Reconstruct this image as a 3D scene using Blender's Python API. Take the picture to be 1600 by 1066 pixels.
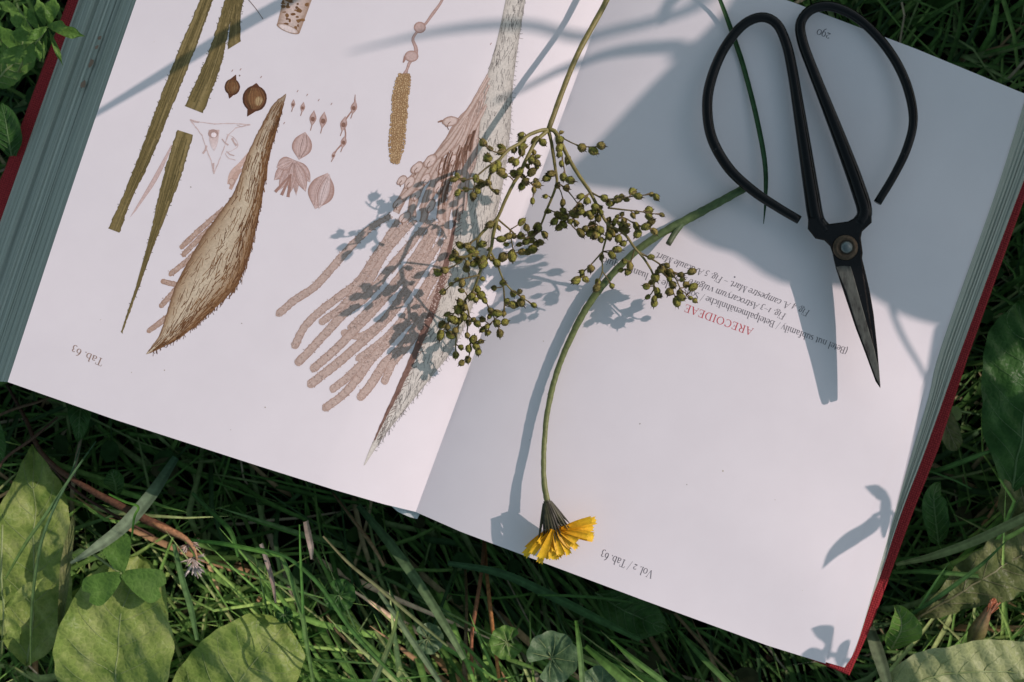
import bpy, math, random
import numpy as np
from mathutils import Vector
random.seed(7)
rng = np.random.default_rng(7)
for o in list(bpy.data.objects):
    bpy.data.objects.remove(o, do_unlink=True)
scene = bpy.context.scene
C = scene.collection

# ------------------------------------------------------------------ camera, sky, sun, exposure
H = 0.096                # height of the open pages above the soil
S = 0.0003               # metres per photo pixel on the page plane
DIST = 0.66667           # lens to page plane
CZ = H + DIST
cam_d = bpy.data.cameras.new('camera')
cam_d.lens = 50; cam_d.sensor_width = 36
cam_d.clip_start = 0.02; cam_d.clip_end = 200
cam_d.dof.use_dof = True
cam_d.dof.focus_distance = DIST - 0.006
cam_d.dof.aperture_fstop = 10
cam = bpy.data.objects.new('camera', cam_d); C.objects.link(cam)
cam.location = (0, 0, CZ); cam.rotation_euler = (0, 0, 0)
scene.camera = cam

SUN_EL = math.radians(36)
SH = Vector((0.935, 0.355))                       # ground direction towards the sun
SUN = Vector((SH.x*math.cos(SUN_EL), SH.y*math.cos(SUN_EL), math.sin(SUN_EL))).normalized()
world = bpy.data.worlds.new('World'); scene.world = world
world.use_nodes = True
wn = world.node_tree.nodes; wl = world.node_tree.links
sky = wn.new('ShaderNodeTexSky'); sky.sky_type = 'NISHITA'; sky.sun_disc = False
sky.sun_elevation = SUN_EL; sky.sun_rotation = math.atan2(SH.x, SH.y)
bg = wn['Background']; bg.inputs['Strength'].default_value = 0.128
sky.air_density = 1.0; sky.dust_density = 1.0; sky.ozone_density = 1.0
hs = wn.new('ShaderNodeHueSaturation'); hs.inputs['Hue'].default_value = 0.46; hs.inputs['Saturation'].default_value = 0.66
wl.new(sky.outputs['Color'], hs.inputs['Color']); wl.new(hs.outputs['Color'], bg.inputs['Color'])
sl = bpy.data.lights.new('sun', 'SUN'); sl.energy = 3.2; sl.angle = math.radians(0.53)
sl.color = (1.0, 0.83, 0.79)
so = bpy.data.objects.new('sun', sl); C.objects.link(so)
so.rotation_euler = SUN.to_track_quat('Z', 'Y').to_euler(); so.location = SUN*3
scene.view_settings.view_transform = 'Standard'
scene.view_settings.look = 'None'
scene.view_settings.exposure = 0.0
scene.view_settings.gamma = 1.0

# ------------------------------------------------------------------ helpers
def W(px, py, z):
    k = (CZ - z)/DIST*S
    return (( px - 800)*k, (533 - py)*k, z)
def lin(c):
    return tuple(((x/12.92) if x <= .04045 else ((x+.055)/1.055)**2.4) for x in c)
def hexc(h):
    return lin(tuple(int(h[i:i+2], 16)/255 for i in (0, 2, 4)))
def smooth(pts, n):
    """Catmull-Rom through pts, n samples."""
    P = np.array(pts, float)
    if len(P) == 2:
        t = np.linspace(0, 1, n)[:, None]
        return P[0]*(1-t) + P[1]*t
    d = np.r_[0, np.cumsum(np.linalg.norm(np.diff(P[:, :2], axis=0), axis=1)+1e-9)]
    d /= d[-1]
    Q = np.vstack([2*P[0]-P[1], P, 2*P[-1]-P[-2]])
    out = []
    for t in np.linspace(0, 1, n):
        i = min(int(np.searchsorted(d, t, side='right'))-1, len(P)-2); i = max(i, 0)
        u = (t-d[i])/(d[i+1]-d[i])
        a, b, c, e = Q[i], Q[i+1], Q[i+2], Q[i+3]
        out.append(.5*((2*b)+(c-a)*u+(2*a-5*b+4*c-e)*u*u+(3*b-a-3*c+e)*u**3))
    return np.array(out)
def lerp_poly(pts, n):
    P = np.array(pts, float)
    d = np.r_[0, np.cumsum(np.linalg.norm(np.diff(P[:, :2], axis=0), axis=1))]
    t = np.linspace(0, d[-1], n)
    return np.stack([np.interp(t, d, P[:, k]) for k in range(P.shape[1])], 1)
def obj(name, verts, faces, mat=None, parent=None, uvs=None, cols=None, smooth_shade=True):
    me = bpy.data.meshes.new(name)
    me.from_pydata([tuple(map(float, v)) for v in verts], [], [tuple(int(i) for i in f) for f in faces])
    if uvs is not None:
        ul = me.uv_layers.new(name='UVMap')
        li = np.zeros(len(me.loops), dtype=np.int32); me.loops.foreach_get('vertex_index', li)
        ul.data.foreach_set('uv', np.asarray(uvs, dtype=np.float32)[li].ravel())
    if cols is not None:
        ca = me.color_attributes.new('Col', 'FLOAT_COLOR', 'POINT')
        cc = np.ones((len(verts), 4), dtype=np.float32); cc[:, :3] = np.asarray(cols)[:, :3]
        ca.data.foreach_set('color', cc.ravel())
    if smooth_shade:
        me.polygons.foreach_set('use_smooth', [True]*len(me.polygons))
    if mat: me.materials.append(mat)
    me.update()
    o = bpy.data.objects.new(name, me); C.objects.link(o)
    if parent: o.parent = parent
    return o
def empty(name, loc, label=None, cat=None, group=None):
    o = bpy.data.objects.new(name, None); C.objects.link(o)
    o.empty_display_size = .01
    o['_loc'] = 0
    del o['_loc']
    if label: o['label'] = label
    if cat: o['category'] = cat
    if group: o['group'] = group
    return o
def tag(o, label, cat, group=None):
    o['label'] = label; o['category'] = cat
    if group: o['group'] = group
    return o
def settle(e):
    """move an Empty to the base of its parts (parts keep their place)."""
    pts = []
    for c in e.children:
        if c.type == 'MESH':
            for v in c.data.vertices: pts.append(v.co + c.location)
    if not pts: return e
    zs = min(p.z for p in pts)
    cx = sum(p.x for p in pts)/len(pts); cy = sum(p.y for p in pts)/len(pts)
    off = Vector((cx, cy, zs))
    e.location = off
    for c in e.children: c.location = c.location - off
    return e
class MB:
    def __init__(s): s.v = []; s.f = []; s.c = []; s.u = []
    def add(s, v, f, c=None, u=None):
        b = len(s.v); s.v += [tuple(x) for x in v]; s.f += [tuple(i+b for i in q) for q in f]
        s.c += (c if c is not None else [(1, 1, 1)]*len(v)); s.u += (u if u is not None else [(0, 0)]*len(v))
    def build(s, name, mat, parent=None, smooth_shade=True):
        return obj(name, s.v, s.f, mat, parent, uvs=s.u, cols=s.c, smooth_shade=smooth_shade)
def grid_faces(n, m, wrap=False):
    f = []
    for i in range(n-1):
        for j in range(m if wrap else m-1):
            k = (j+1) % m
            f.append((i*m+j, i*m+k, (i+1)*m+k, (i+1)*m+j))
    return f
def tube(pts, rad, n=8, flat=1.0, caps=True, jitter=0):
    """tube through world points; rad per point; flat = height scale."""
    P = np.array(pts, float); N = len(P)
    R = np.full(N, rad, float) if np.isscalar(rad) else np.interp(np.linspace(0, 1, N), np.linspace(0, 1, len(rad)), rad)
    T = np.gradient(P, axis=0); T /= np.linalg.norm(T, axis=1)[:, None]+1e-12
    v = []; u = []
    up = np.array([0, 0, 1.0])
    if abs(T[0][2]) > .95: up = np.array([0, 1.0, 0])
    for i in range(N):
        side = np.cross(T[i], up); side /= np.linalg.norm(side)+1e-12
        nn = np.cross(side, T[i])
        for j in range(n):
            a = 2*math.pi*j/n
            r = R[i]*(1+(jitter*(random.random()-.5) if jitter else 0))
            v.append(tuple(P[i]+r*(math.cos(a)*side+math.sin(a)*flat*nn)))
            u.append((i/max(N-1, 1), j/n))
    f = grid_faces(N, n, True)
    if caps:
        f.append(tuple(range(n))[::-1]); f.append(tuple(range((N-1)*n, N*n)))
    return v, f, u
def prism(poly_px, z0, z1, ch=.0006, zt=None):
    """px outline extruded from z0 to z1 with a chamfered top edge. zt: function px->dz tilt."""
    P = np.array(poly_px, float); n = len(P)
    area = sum(P[i][0]*P[(i+1) % n][1]-P[(i+1) % n][0]*P[i][1] for i in range(n))
    if area < 0: P = P[::-1]
    E = np.roll(P, -1, 0)-P; Nn = np.stack([-E[:, 1], E[:, 0]], 1); Nn /= np.linalg.norm(Nn, axis=1)[:, None]+1e-9
    A = Nn+np.roll(Nn, 1, 0); A /= np.linalg.norm(A, axis=1)[:, None]+1e-9
    I = P+A*(ch/S)
    g = (lambda x, y: 0) if zt is None else zt
    v = [W(x, y, z0+ch+g(x, y)) for x, y in P]+[W(x, y, z1-ch+g(x, y)) for x, y in P]+[W(x, y, z1+g(x, y)) for x, y in I]+[W(x, y, z0+g(x, y)) for x, y in I]
    f = []
    for a, b in ((0, 1), (1, 2), (3, 0)):
        for i in range(n):
            k = (i+1) % n
            f.append((a*n+i, a*n+k, b*n+k, b*n+i))
    f.append(tuple(range(2*n, 3*n))); f.append(tuple(range(3*n, 4*n))[::-1])
    return v, f

# ------------------------------------------------------------------ materials
def mat(name):
    m = bpy.data.materials.new(name); m.use_nodes = True
    nt = m.node_tree
    return m, nt.nodes, nt.links, nt.nodes['Principled BSDF']
def noise(n, l, scale, detail=4, coord=None, rough=.55):
    t = n.new('ShaderNodeTexNoise'); t.inputs['Scale'].default_value = scale; t.inputs['Detail'].default_value = detail
    t.inputs['Roughness'].default_value = rough
    if coord is None:
        coord = n.new('ShaderNodeTexCoord').outputs['Object']
    l.new(coord, t.inputs['Vector']); return t
def ramp(n, l, fac, stops):
    r = n.new('ShaderNodeValToRGB'); l.new(fac, r.inputs['Fac'])
    e = r.color_ramp.elements
    e[0].position, e[0].color = stops[0][0], (*stops[0][1], 1)
    e[1].position, e[1].color = stops[-1][0], (*stops[-1][1], 1)
    for p, c in stops[1:-1]:
        x = e.new(p); x.color = (*c, 1)
    return r
def bump(n, l, b, h, dist, strength=1.0):
    x = n.new('ShaderNodeBump'); x.inputs['Distance'].default_value = dist; x.inputs['Strength'].default_value = strength
    l.new(h, x.inputs['Height']); l.new(x.outputs['Normal'], b.inputs['Normal'])
def mul(n, l, a, b, fac=1.0):
    x = n.new('ShaderNodeMix'); x.data_type = 'RGBA'; x.blend_type = 'MULTIPLY'; x.inputs[0].default_value = fac
    l.new(a, x.inputs[6]); l.new(b, x.inputs[7]); return x.outputs[2]
def geo_coord(n):
    return n.new('ShaderNodeNewGeometry').outputs['Position']
def simple(name, col, rough=.5, var=.25, scale=300, metal=0, spec=.5, bumpd=0, coat=0, sss=0):
    m, n, l, b = mat(name)
    t = noise(n, l, scale, 5, geo_coord(n))
    d = tuple(c*(1-var) for c in col); u = tuple(min(c*(1+var), 1) for c in col)
    r = ramp(n, l, t.outputs['Fac'], [(.3, d), (.7, u)])
    l.new(r.outputs['Color'], b.inputs['Base Color'])
    b.inputs['Roughness'].default_value = rough; b.inputs['Metallic'].default_value = metal
    b.inputs['Specular IOR Level'].default_value = spec; b.inputs['Coat Weight'].default_value = coat
    if bumpd: bump(n, l, b, t.outputs['Fac'], bumpd)
    return m
def vcol(name, rough=.5, scale=400, var=(.75, 1.25), spec=.4, transl=0, bumpd=0, stretch=None):
    """colour attribute times noise; optional translucency."""
    m, n, l, b = mat(name)
    a = n.new('ShaderNodeAttribute'); a.attribute_name = 'Col'
    co = geo_coord(n)
    t = noise(n, l, scale, 5, co)
    r = ramp(n, l, t.outputs['Fac'], [(.3, (var[0],)*3), (.7, (var[1],)*3)])
    c = mul(n, l, a.outputs['Color'], r.outputs['Color'])
    l.new(c, b.inputs['Base Color'])
    b.inputs['Roughness'].default_value = rough; b.inputs['Specular IOR Level'].default_value = spec
    if bumpd: bump(n, l, b, t.outputs['Fac'], bumpd)
    if transl:
        tr = n.new('ShaderNodeBsdfTranslucent'); l.new(c, tr.inputs['Color'])
        mx = n.new('ShaderNodeMixShader'); mx.inputs[0].default_value = transl
        l.new(b.outputs[0], mx.inputs[1]); l.new(tr.outputs[0], mx.inputs[2])
        l.new(mx.outputs[0], n['Material Output'].inputs['Surface'])
    return m
def make_paper():
    m, n, l, b = mat('paper')
    co = geo_coord(n)
    t = noise(n, l, 60, 4, co); t2 = noise(n, l, 2500, 3, co)
    r = ramp(n, l, t.outputs['Fac'], [(.25, (.675, .632, .652)), (.75, (.70, .658, .678))])
    l.new(r.outputs['Color'], b.inputs['Base Color'])
    b.inputs['Roughness'].default_value = .5; b.inputs['Specular IOR Level'].default_value = .35
    bump(n, l, b, t2.outputs['Fac'], .00003, .6)
    return m
def make_foreedge():
    m, n, l, b = mat('page_edges')
    uv = n.new('ShaderNodeUVMap'); uv.uv_map = 'UVMap'
    mp = n.new('ShaderNodeMapping'); mp.inputs['Scale'].default_value = (150, 1.2, 1)
    l.new(uv.outputs[0], mp.inputs[0])
    t = noise(n, l, 1.0, 4, mp.outputs[0], .7)
    mp2 = n.new('ShaderNodeMapping'); mp2.inputs['Scale'].default_value = (18, .5, 1)
    l.new(uv.outputs[0], mp2.inputs[0])
    t2 = noise(n, l, 1.0, 3, mp2.outputs[0])
    r = ramp(n, l, t.outputs['Fac'], [(.32, (.19, .215, .185)), (.5, (.41, .45, .395)), (.75, (.57, .60, .54))])
    r2 = ramp(n, l, t2.outputs['Fac'], [(.3, (.72, .74, .74)), (.65, (1, 1, 1))])
    l.new(mul(n, l, r.outputs['Color'], r2.outputs['Color']), b.inputs['Base Color'])
    b.inputs['Roughness'].default_value = .7
    bump(n, l, b, t.outputs['Fac'], .0004)
    return m
def make_cloth():
    m, n, l, b = mat('red_book_cloth')
    co = geo_coord(n)
    rot = n.new('ShaderNodeMapping'); rot.inputs['Rotation'].default_value = (0, 0, math.radians(20)); l.new(co, rot.inputs[0])
    v = n.new('ShaderNodeTexVoronoi'); v.inputs['Scale'].default_value = 900; v.inputs['Randomness'].default_value = .25
    l.new(rot.outputs[0], v.inputs['Vector'])
    r = ramp(n, l, v.outputs['Distance'], [(.1, (.37, .034, .038)), (.6, (.19, .014, .018))])
    l.new(r.outputs['Color'], b.inputs['Base Color']); b.inputs['Roughness'].default_value = .7; b.inputs['Specular IOR Level'].default_value = .15
    inv = n.new('ShaderNodeMath'); inv.operation = 'SUBTRACT'; inv.inputs[0].default_value = 1; l.new(v.outputs['Distance'], inv.inputs[1])
    bump(n, l, b, inv.outputs[0], .0005)
    return m
def make_lacquer():
    m, n, l, b = mat('black_lacquered_iron')
    co = geo_coord(n)
    t = noise(n, l, 420, 6, co, .7)
    r = ramp(n, l, t.outputs['Fac'], [(.0, (.002, .0022, .0025)), (.66, (.004, .0043, .005)), (.74, (.07, .062, .055))])
    l.new(r.outputs['Color'], b.inputs['Base Color'])
    rr = ramp(n, l, noise(n, l, 150, 4, co).outputs['Fac'], [(.3, (.10,)*3), (.7, (.24,)*3)])
    l.new(rr.outputs['Color'], b.inputs['Roughness'])
    b.inputs['Specular IOR Level'].default_value = .22
    bump(n, l, b, noise(n, l, 500, 4, co).outputs['Fac'], .00018, .5)
    return m
def make_steel():
    m, n, l, b = mat('worn_dark_steel')
    co = geo_coord(n)
    mp = n.new('ShaderNodeMapping'); mp.inputs['Rotation'].default_value = (0, 0, math.radians(18)); mp.inputs['Scale'].default_value = (1, .35, 1); l.new(co, mp.inputs[0])
    t = noise(n, l, 420, 6, mp.outputs[0], .65)
    r = ramp(n, l, t.outputs['Fac'], [(.34, (.015, .013, .012)), (.48, (.055, .06, .052)), (.75, (.10, .108, .094))])
    l.new(r.outputs['Color'], b.inputs['Base Color'])
    b.inputs['Metallic'].default_value = .55; b.inputs['Roughness'].default_value = .48
    bump(n, l, b, t.outputs['Fac'], .0001)
    return m
def make_leaf(name, c0, c1, c2, transl=.25, rough=.4):
    """leaf: mottled along the blade, paler net of veins from the leaf's own coordinates."""
    m, n, l, b = mat(name)
    uv = n.new('ShaderNodeUVMap'); uv.uv_map = 'UVMap'
    co = geo_coord(n)
    t = noise(n, l, 55, 8, co, .72)
    r = ramp(n, l, t.outputs['Fac'], [(.3, c0), (.5, c1), (.7, c2)])
    sp = noise(n, l, 420, 3, co, .5)
    rs = ramp(n, l, sp.outputs['Fac'], [(.0, (1, 1, 1)), (.70, (1, 1, 1)), (.78, (.55, .42, .28))])
    vo = n.new('ShaderNodeTexVoronoi'); vo.feature = 'DISTANCE_TO_EDGE'; vo.inputs['Scale'].default_value = 330
    l.new(co, vo.inputs['Vector'])
    r2 = ramp(n, l, vo.outputs['Distance'], [(.0, (1.22, 1.2, 1.15)), (.09, (.96, .97, .95))])
    l.new(mul(n, l, mul(n, l, r.outputs['Color'], r2.outputs['Color'], .9), rs.outputs['Color']), b.inputs['Base Color'])
    b.inputs['Roughness'].default_value = rough; b.inputs['Specular IOR Level'].default_value = .15
    bump(n, l, b, vo.outputs['Distance'], .0009, .6)
    tr = n.new('ShaderNodeBsdfTranslucent'); l.new(r.outputs['Color'], tr.inputs['Color'])
    mx = n.new('ShaderNodeMixShader'); mx.inputs[0].default_value = transl
    l.new(b.outputs[0], mx.inputs[1]); l.new(tr.outputs[0], mx.inputs[2])
    l.new(mx.outputs[0], n['Material Output'].inputs['Surface'])
    return m
def make_soil():
    m, n, l, b = mat('dark_soil')
    co = geo_coord(n)
    t = noise(n, l, 90, 8, co, .7)
    r = ramp(n, l, t.outputs['Fac'], [(.3, (.004, .004, .003)), (.6, (.012, .010, .007)), (.8, (.028, .022, .013))])
    l.new(r.outputs['Color'], b.inputs['Base Color']); b.inputs['Roughness'].default_value = .95; b.inputs['Specular IOR Level'].default_value = .05
    bump(n, l, b, t.outputs['Fac'], .01)
    return m
M = dict(
    paper=make_paper(), edge=make_foreedge(), cloth=make_cloth(), lacquer=make_lacquer(), steel=make_steel(), soil=make_soil(),
    brass=simple('tarnished_brass', (.085, .06, .04), .38, .35, 900, metal=.85, bumpd=.0001),
    screw=simple('dull_zinc', (.13, .15, .15), .33, .25, 900, metal=.8),
    prnt=vcol('printed_ink', .55, 1100, (.84, 1.14), .3),
    ink=simple('black_ink', (.15, .14, .155), .6, .1, 500, spec=.2),
    inkred=simple('red_ink', (.50, .06, .07), .6, .1, 500, spec=.2),
    inkbrown=simple('brown_ink', (.28, .19, .15), .6, .1, 500, spec=.2),
    grass=vcol('grass_blades', .6, 260, (.7, 1.3), .10, .22),
    plant=vcol('plant_tissue', .5, 500, (.7, 1.3), .4, .08),
    capsule=vcol('seed_capsules', .6, 1300, (.35, 1.6), .2, 0, .0006),
    petal=vcol('yellow_petals', .5, 700, (.82, 1.15), .3, .2),
    dry=vcol('dry_stalks', .7, 600, (.6, 1.4), .2, 0, .0003),
    leaf_dull=make_leaf('dull_green_leaf', (.10, .18, .03), (.225, .30, .075), (.38, .42, .165)),
    leaf_deep=make_leaf('deep_green_leaf', (.018, .06, .014), (.035, .10, .022), (.06, .14, .035)),
    leaf_fresh=make_leaf('fresh_green_leaf', (.06, .14, .025), (.10, .20, .04), (.16, .27, .07)),
    leaf_pale=make_leaf('pale_grey_green_leaf', (.25, .29, .12), (.34, .38, .18), (.43, .46, .26)),
    leaf_olive=make_leaf('faded_olive_leaf', (.06, .085, .025), (.13, .155, .055), (.22, .22, .10)),
    leaf_ivy=make_leaf('ground_ivy_leaf', (.05, .10, .04), (.11, .18, .09), (.24, .30, .19)),
    vein=simple('leaf_vein', (.20, .25, .09), .5, .15, 400),
    vein_deep=simple('dark_leaf_vein', (.055, .12, .03), .5, .15, 400),
    vein_olive=simple('olive_leaf_vein', (.16, .15, .07), .5, .15, 400),
    headband=simple('white_headband', (.6, .63, .63), .6, .2, 900),
)

# ------------------------------------------------------------------ ground
def make_ground():
    n = 61
    xs = np.sinh(np.linspace(-1, 1, n)*5.2)/math.sinh(5.2)*40
    v = []
    for y in xs:
        for x in xs:
            z = -.004+.004*math.sin(x*37+1)*math.cos(y*41) if abs(x) < 1 and abs(y) < 1 else -.004
            v.append((x, y, z))
    o = obj('ground', v, grid_faces(n, n), M['soil']); o['kind'] = 'structure'
make_ground()

# ------------------------------------------------------------------ the open book
GB = np.array((649.5, 800.)); GT = np.array((975., -80.))       # gutter, bottom and top, photo pixels
GD = (GT-GB)/np.linalg.norm(GT-GB); GU = np.array((-GD[1], GD[0]))
if GU[0] < 0: GU = -GU
def page_z(px, py):
    q = (px-GB[0])*GU[0]+(py-GB[1])*GU[1]
    b = (px-GB[0])*GD[0]+(py-GB[1])*GD[1]
    q = min(max(q, -760), 720)
    if q >= 0:
        z = -.0185*math.exp(-q/150)
        if q > 330: z -= .0085*((q-330)/360)**2
        z += .0006*math.sin(b/170+.6)*min(q/300, 1)+.0005*math.sin(q/95+b/300)+.00035*math.sin(b/61+q/140)*min(q/400, 1)+.0007*math.sin(b/47+1.3*math.sin(q/150)+q/90)*max(0, min((q-260)/350, 1))
    else:
        z = -.0185*math.exp(q/130)
        z -= .0045*max(0, -q-150)/500
        z += (.0005*math.sin(b/190+2)+.0003*math.sin(b/70-q/120)+.0006*math.sin(b/52+1.2*math.sin(q/130)-q/110)*max(0, min((-q-250)/350, 1)))*min(-q/300, 1)
    return H+z
def PG(px, py, e=0):
    return W(px, py, page_z(px, py)+e)
def coons(bot, top, lef, rig, n, m):
    """px patch; bot/top polylines left->right, lef/rig bottom->top."""
    Bt, Tp = lerp_poly(bot, n), lerp_poly(top, n); L, R = smooth(lef, m), smooth(rig, m)
    out = np.zeros((n, m, 2))
    for i in range(n):
        s = i/(n-1)
        for j in range(m):
            t = j/(m-1)
            out[i, j] = (1-t)*Bt[i]+t*Tp[i]+(1-s)*L[j]+s*R[j]-((1-s)*(1-t)*Bt[0]+s*(1-t)*Bt[-1]+(1-s)*t*Tp[0]+s*t*Tp[-1])
    return out
book = empty('open_book', (0, 0, 0), 'open botanical book with red cloth cover lying on the grass', 'book')
R_EDGE = [(1290, 1037), (1303, 985), (1340, 856), (1381, 744), (1434, 615), (1466, 540), (1553, 300), (1602, 147)]
R_BOT = [(649.5, 800), (720, 831), (800, 861), (1000, 936), (1200, 1009), (1290, 1037)]
R_TOP = [(975, -80), (1237, 3), (1430, 76), (1602, 147)]
L_EDGE = [(12, 597), (110, 300), (213, 0), (318, -295)]
L_BOT = [(12, 597), (177, 655), (400, 727), (524, 766), (600, 788), (649.5, 800)]
L_TOP = [(318, -295), (975, -80)]
G_LINE = [tuple(GB), tuple(GT)]
def page(name, P, parent, flip=False, dz=0):
    n, m, _ = P.shape
    v = [PG(P[i, j, 0], P[i, j, 1], dz) for i in range(n) for j in range(m)]
    return obj(name, v, grid_faces(n, m), M['paper'], parent)
right_page = page('page', coons(R_BOT, R_TOP, G_LINE, R_EDGE, 150, 90), book)
left_page = page('page', coons(L_BOT, L_TOP, L_EDGE, G_LINE, 150, 90), book)
# fanned sheets showing beyond the edge of the right page
S1 = [(1312, 1041), (1331, 1000), (1386, 830), (1411, 744), (1444, 609), (1467, 541), (1554, 300), (1603, 147)]
S2 = [(1319, 1043), (1341, 1000), (1400, 795), (1417, 735), (1451, 620), (1470, 543), (1556, 300), (1604, 148)]
for k, (E, dz) in enumerate(((S1, -.0006), (S2, -.0014))):
    A = smooth(R_EDGE, 60)-np.array((60, 20)); B = smooth(E, 60)
    v = []
    for j in range(60):
        for s in np.linspace(0, 1, 6):
            p = A[j]*(1-s)+B[j]*s
            v.append(PG(p[0], p[1], dz+(.0004*math.sin(j/60*7+k*2))*s))
    obj('sheet', v, grid_faces(60, 6), M['paper'], book)
# page blocks: fore-edges built of strata, tail and head walls
def fore_edge(name, top, bot, z_bot, seed, parent, dzt, nl=96, ny=50, amp=.00045):
    r = np.random.default_rng(seed)
    A = smooth(top, ny); B = smooth(bot, ny)
    off = r.normal(0, .35, nl)*amp; i = 0
    while i < nl:                       # gatherings of sheets stand proud of each other, with a groove between
        k = int(r.integers(4, 14)); off[i:i+k] += r.normal(0, 1.0)*amp
        if i+k < nl: off[i+k-1] -= 2.6*amp
        i += k
    ph = r.uniform(0, 6, nl)
    v = []; u = []
    for i in range(nl):
        s = i/(nl-1)
        for j in range(ny):
            p = A[j]*(1-s)+B[j]*s
            zt = page_z(A[j][0], A[j][1])+dzt
            z = zt*(1-s)+z_bot*s
            w = np.array(W(p[0], p[1], z))
            d = np.array(W(B[j][0], B[j][1], z_bot))-np.array(W(A[j][0], A[j][1], zt)); d[2] = 0
            d /= np.linalg.norm(d)+1e-9
            k = math.sin(math.pi*s)**.3 if 0 < s < 1 else 0
            w += d*(off[i]*k*(1+.5*math.sin(j/ny*5+ph[i])))
            w[2] += .6*off[i]*k
            v.append(tuple(w)); u.append((s, j/ny))
    return obj(name, v, grid_faces(nl, ny), M['edge'], parent, uvs=u, smooth_shade=False)
ZB = H-.042
R_IN = [(1315, 1036), (1372, 900), (1407, 800), (1447, 700), (1497, 560), (1591, 305), (1652, 150)]
L_IN = [(-86, 590), (17, 300), (123, 0), (228, -295)]
fore_edge('page_block', S2, R_IN, ZB, 3, book, -.0016)
lb = fore_edge('page_block', L_EDGE, L_IN, H-.060, 5, book, -.0003, amp=.0010)
def wall(name, line, zb, parent):
    L = lerp_poly(line, 40); v = []; u = []
    for i, p in enumerate(L):
        w = PG(p[0], p[1], -.0002)
        for k in range(24):
            s = k/23
            jx = 0 if k == 0 else .0003*random.uniform(-1, 1)
            v.append((w[0], w[1]+jx, w[2]*(1-s)+zb*s)); u.append((s, i/40))
    return obj(name, v, grid_faces(40, 24), M['edge'], parent, uvs=u, smooth_shade=False)
wall('page_block', R_BOT, ZB, book); wall('page_block', R_TOP, ZB, book)
wall('page_block', L_BOT, H-.060, book); wall('page_block', L_TOP, H-.060, book)
# smudges on the left fore-edge
for (x, y, rx, ry) in ((156, 59, 3, 4), (151, 74, 3.2, 4), (142, 99, 4, 8), (130, 132, 4, 7)):
    mbv = []; 
    for a in range(9):
        t = 2*math.pi*a/9; rr = random.uniform(.7, 1.15)
        mbv.append((x+rx*rr*math.cos(t)+ry*.3*math.sin(t), y-ry*rr*math.sin(t)))
    # lies on the slanted edge: height follows the distance from the page edge
    def zz(px, py):
        xe = 213-(py)*.343; s = min(max((xe-px)/95, 0), 1)
        return (H-.0045)*(1-s)+(H-.060)*s+.0016
    obj('smudge', [W(px, py, zz(px, py)) for px, py in mbv], [tuple(range(9))], M['inkbrown'], lb)
# boards and spine
def board(poly, z1, th, name='cover_board'):
    v, f = prism(poly, z1-th, z1, .0008); return obj(name, v, f, M['cloth'], book, smooth_shade=False)
board([(652, 772), (1327, 1056), (1362, 977), (1387, 910), (1427, 800), (1467, 700), (1512, 560), (1603, 305), (1650, 176), (955, -58)], ZB-.0003, .0032)
board([(640, 770), (-116, 535), (6, 268), (106, 0), (196, -262), (958, -60)], H-.0603, .0030)
v, f = prism([(622, 778), (668, 786), (975, -58), (930, -62)], H-.0640, H-.0610, .0008)
obj('spine', v, f, M['cloth'], book, smooth_shade=False)
hb = [(608, 788), (630, 792), (646, 796), (656, 803), (652, 811), (640, 808), (622, 800)]
obj('headband', [W(x, y, H-.021+.0025*((i*7) % 3-1)*.5) for i, (x, y) in enumerate(hb)], [tuple(range(len(hb)))], M['headband'], book)

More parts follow.
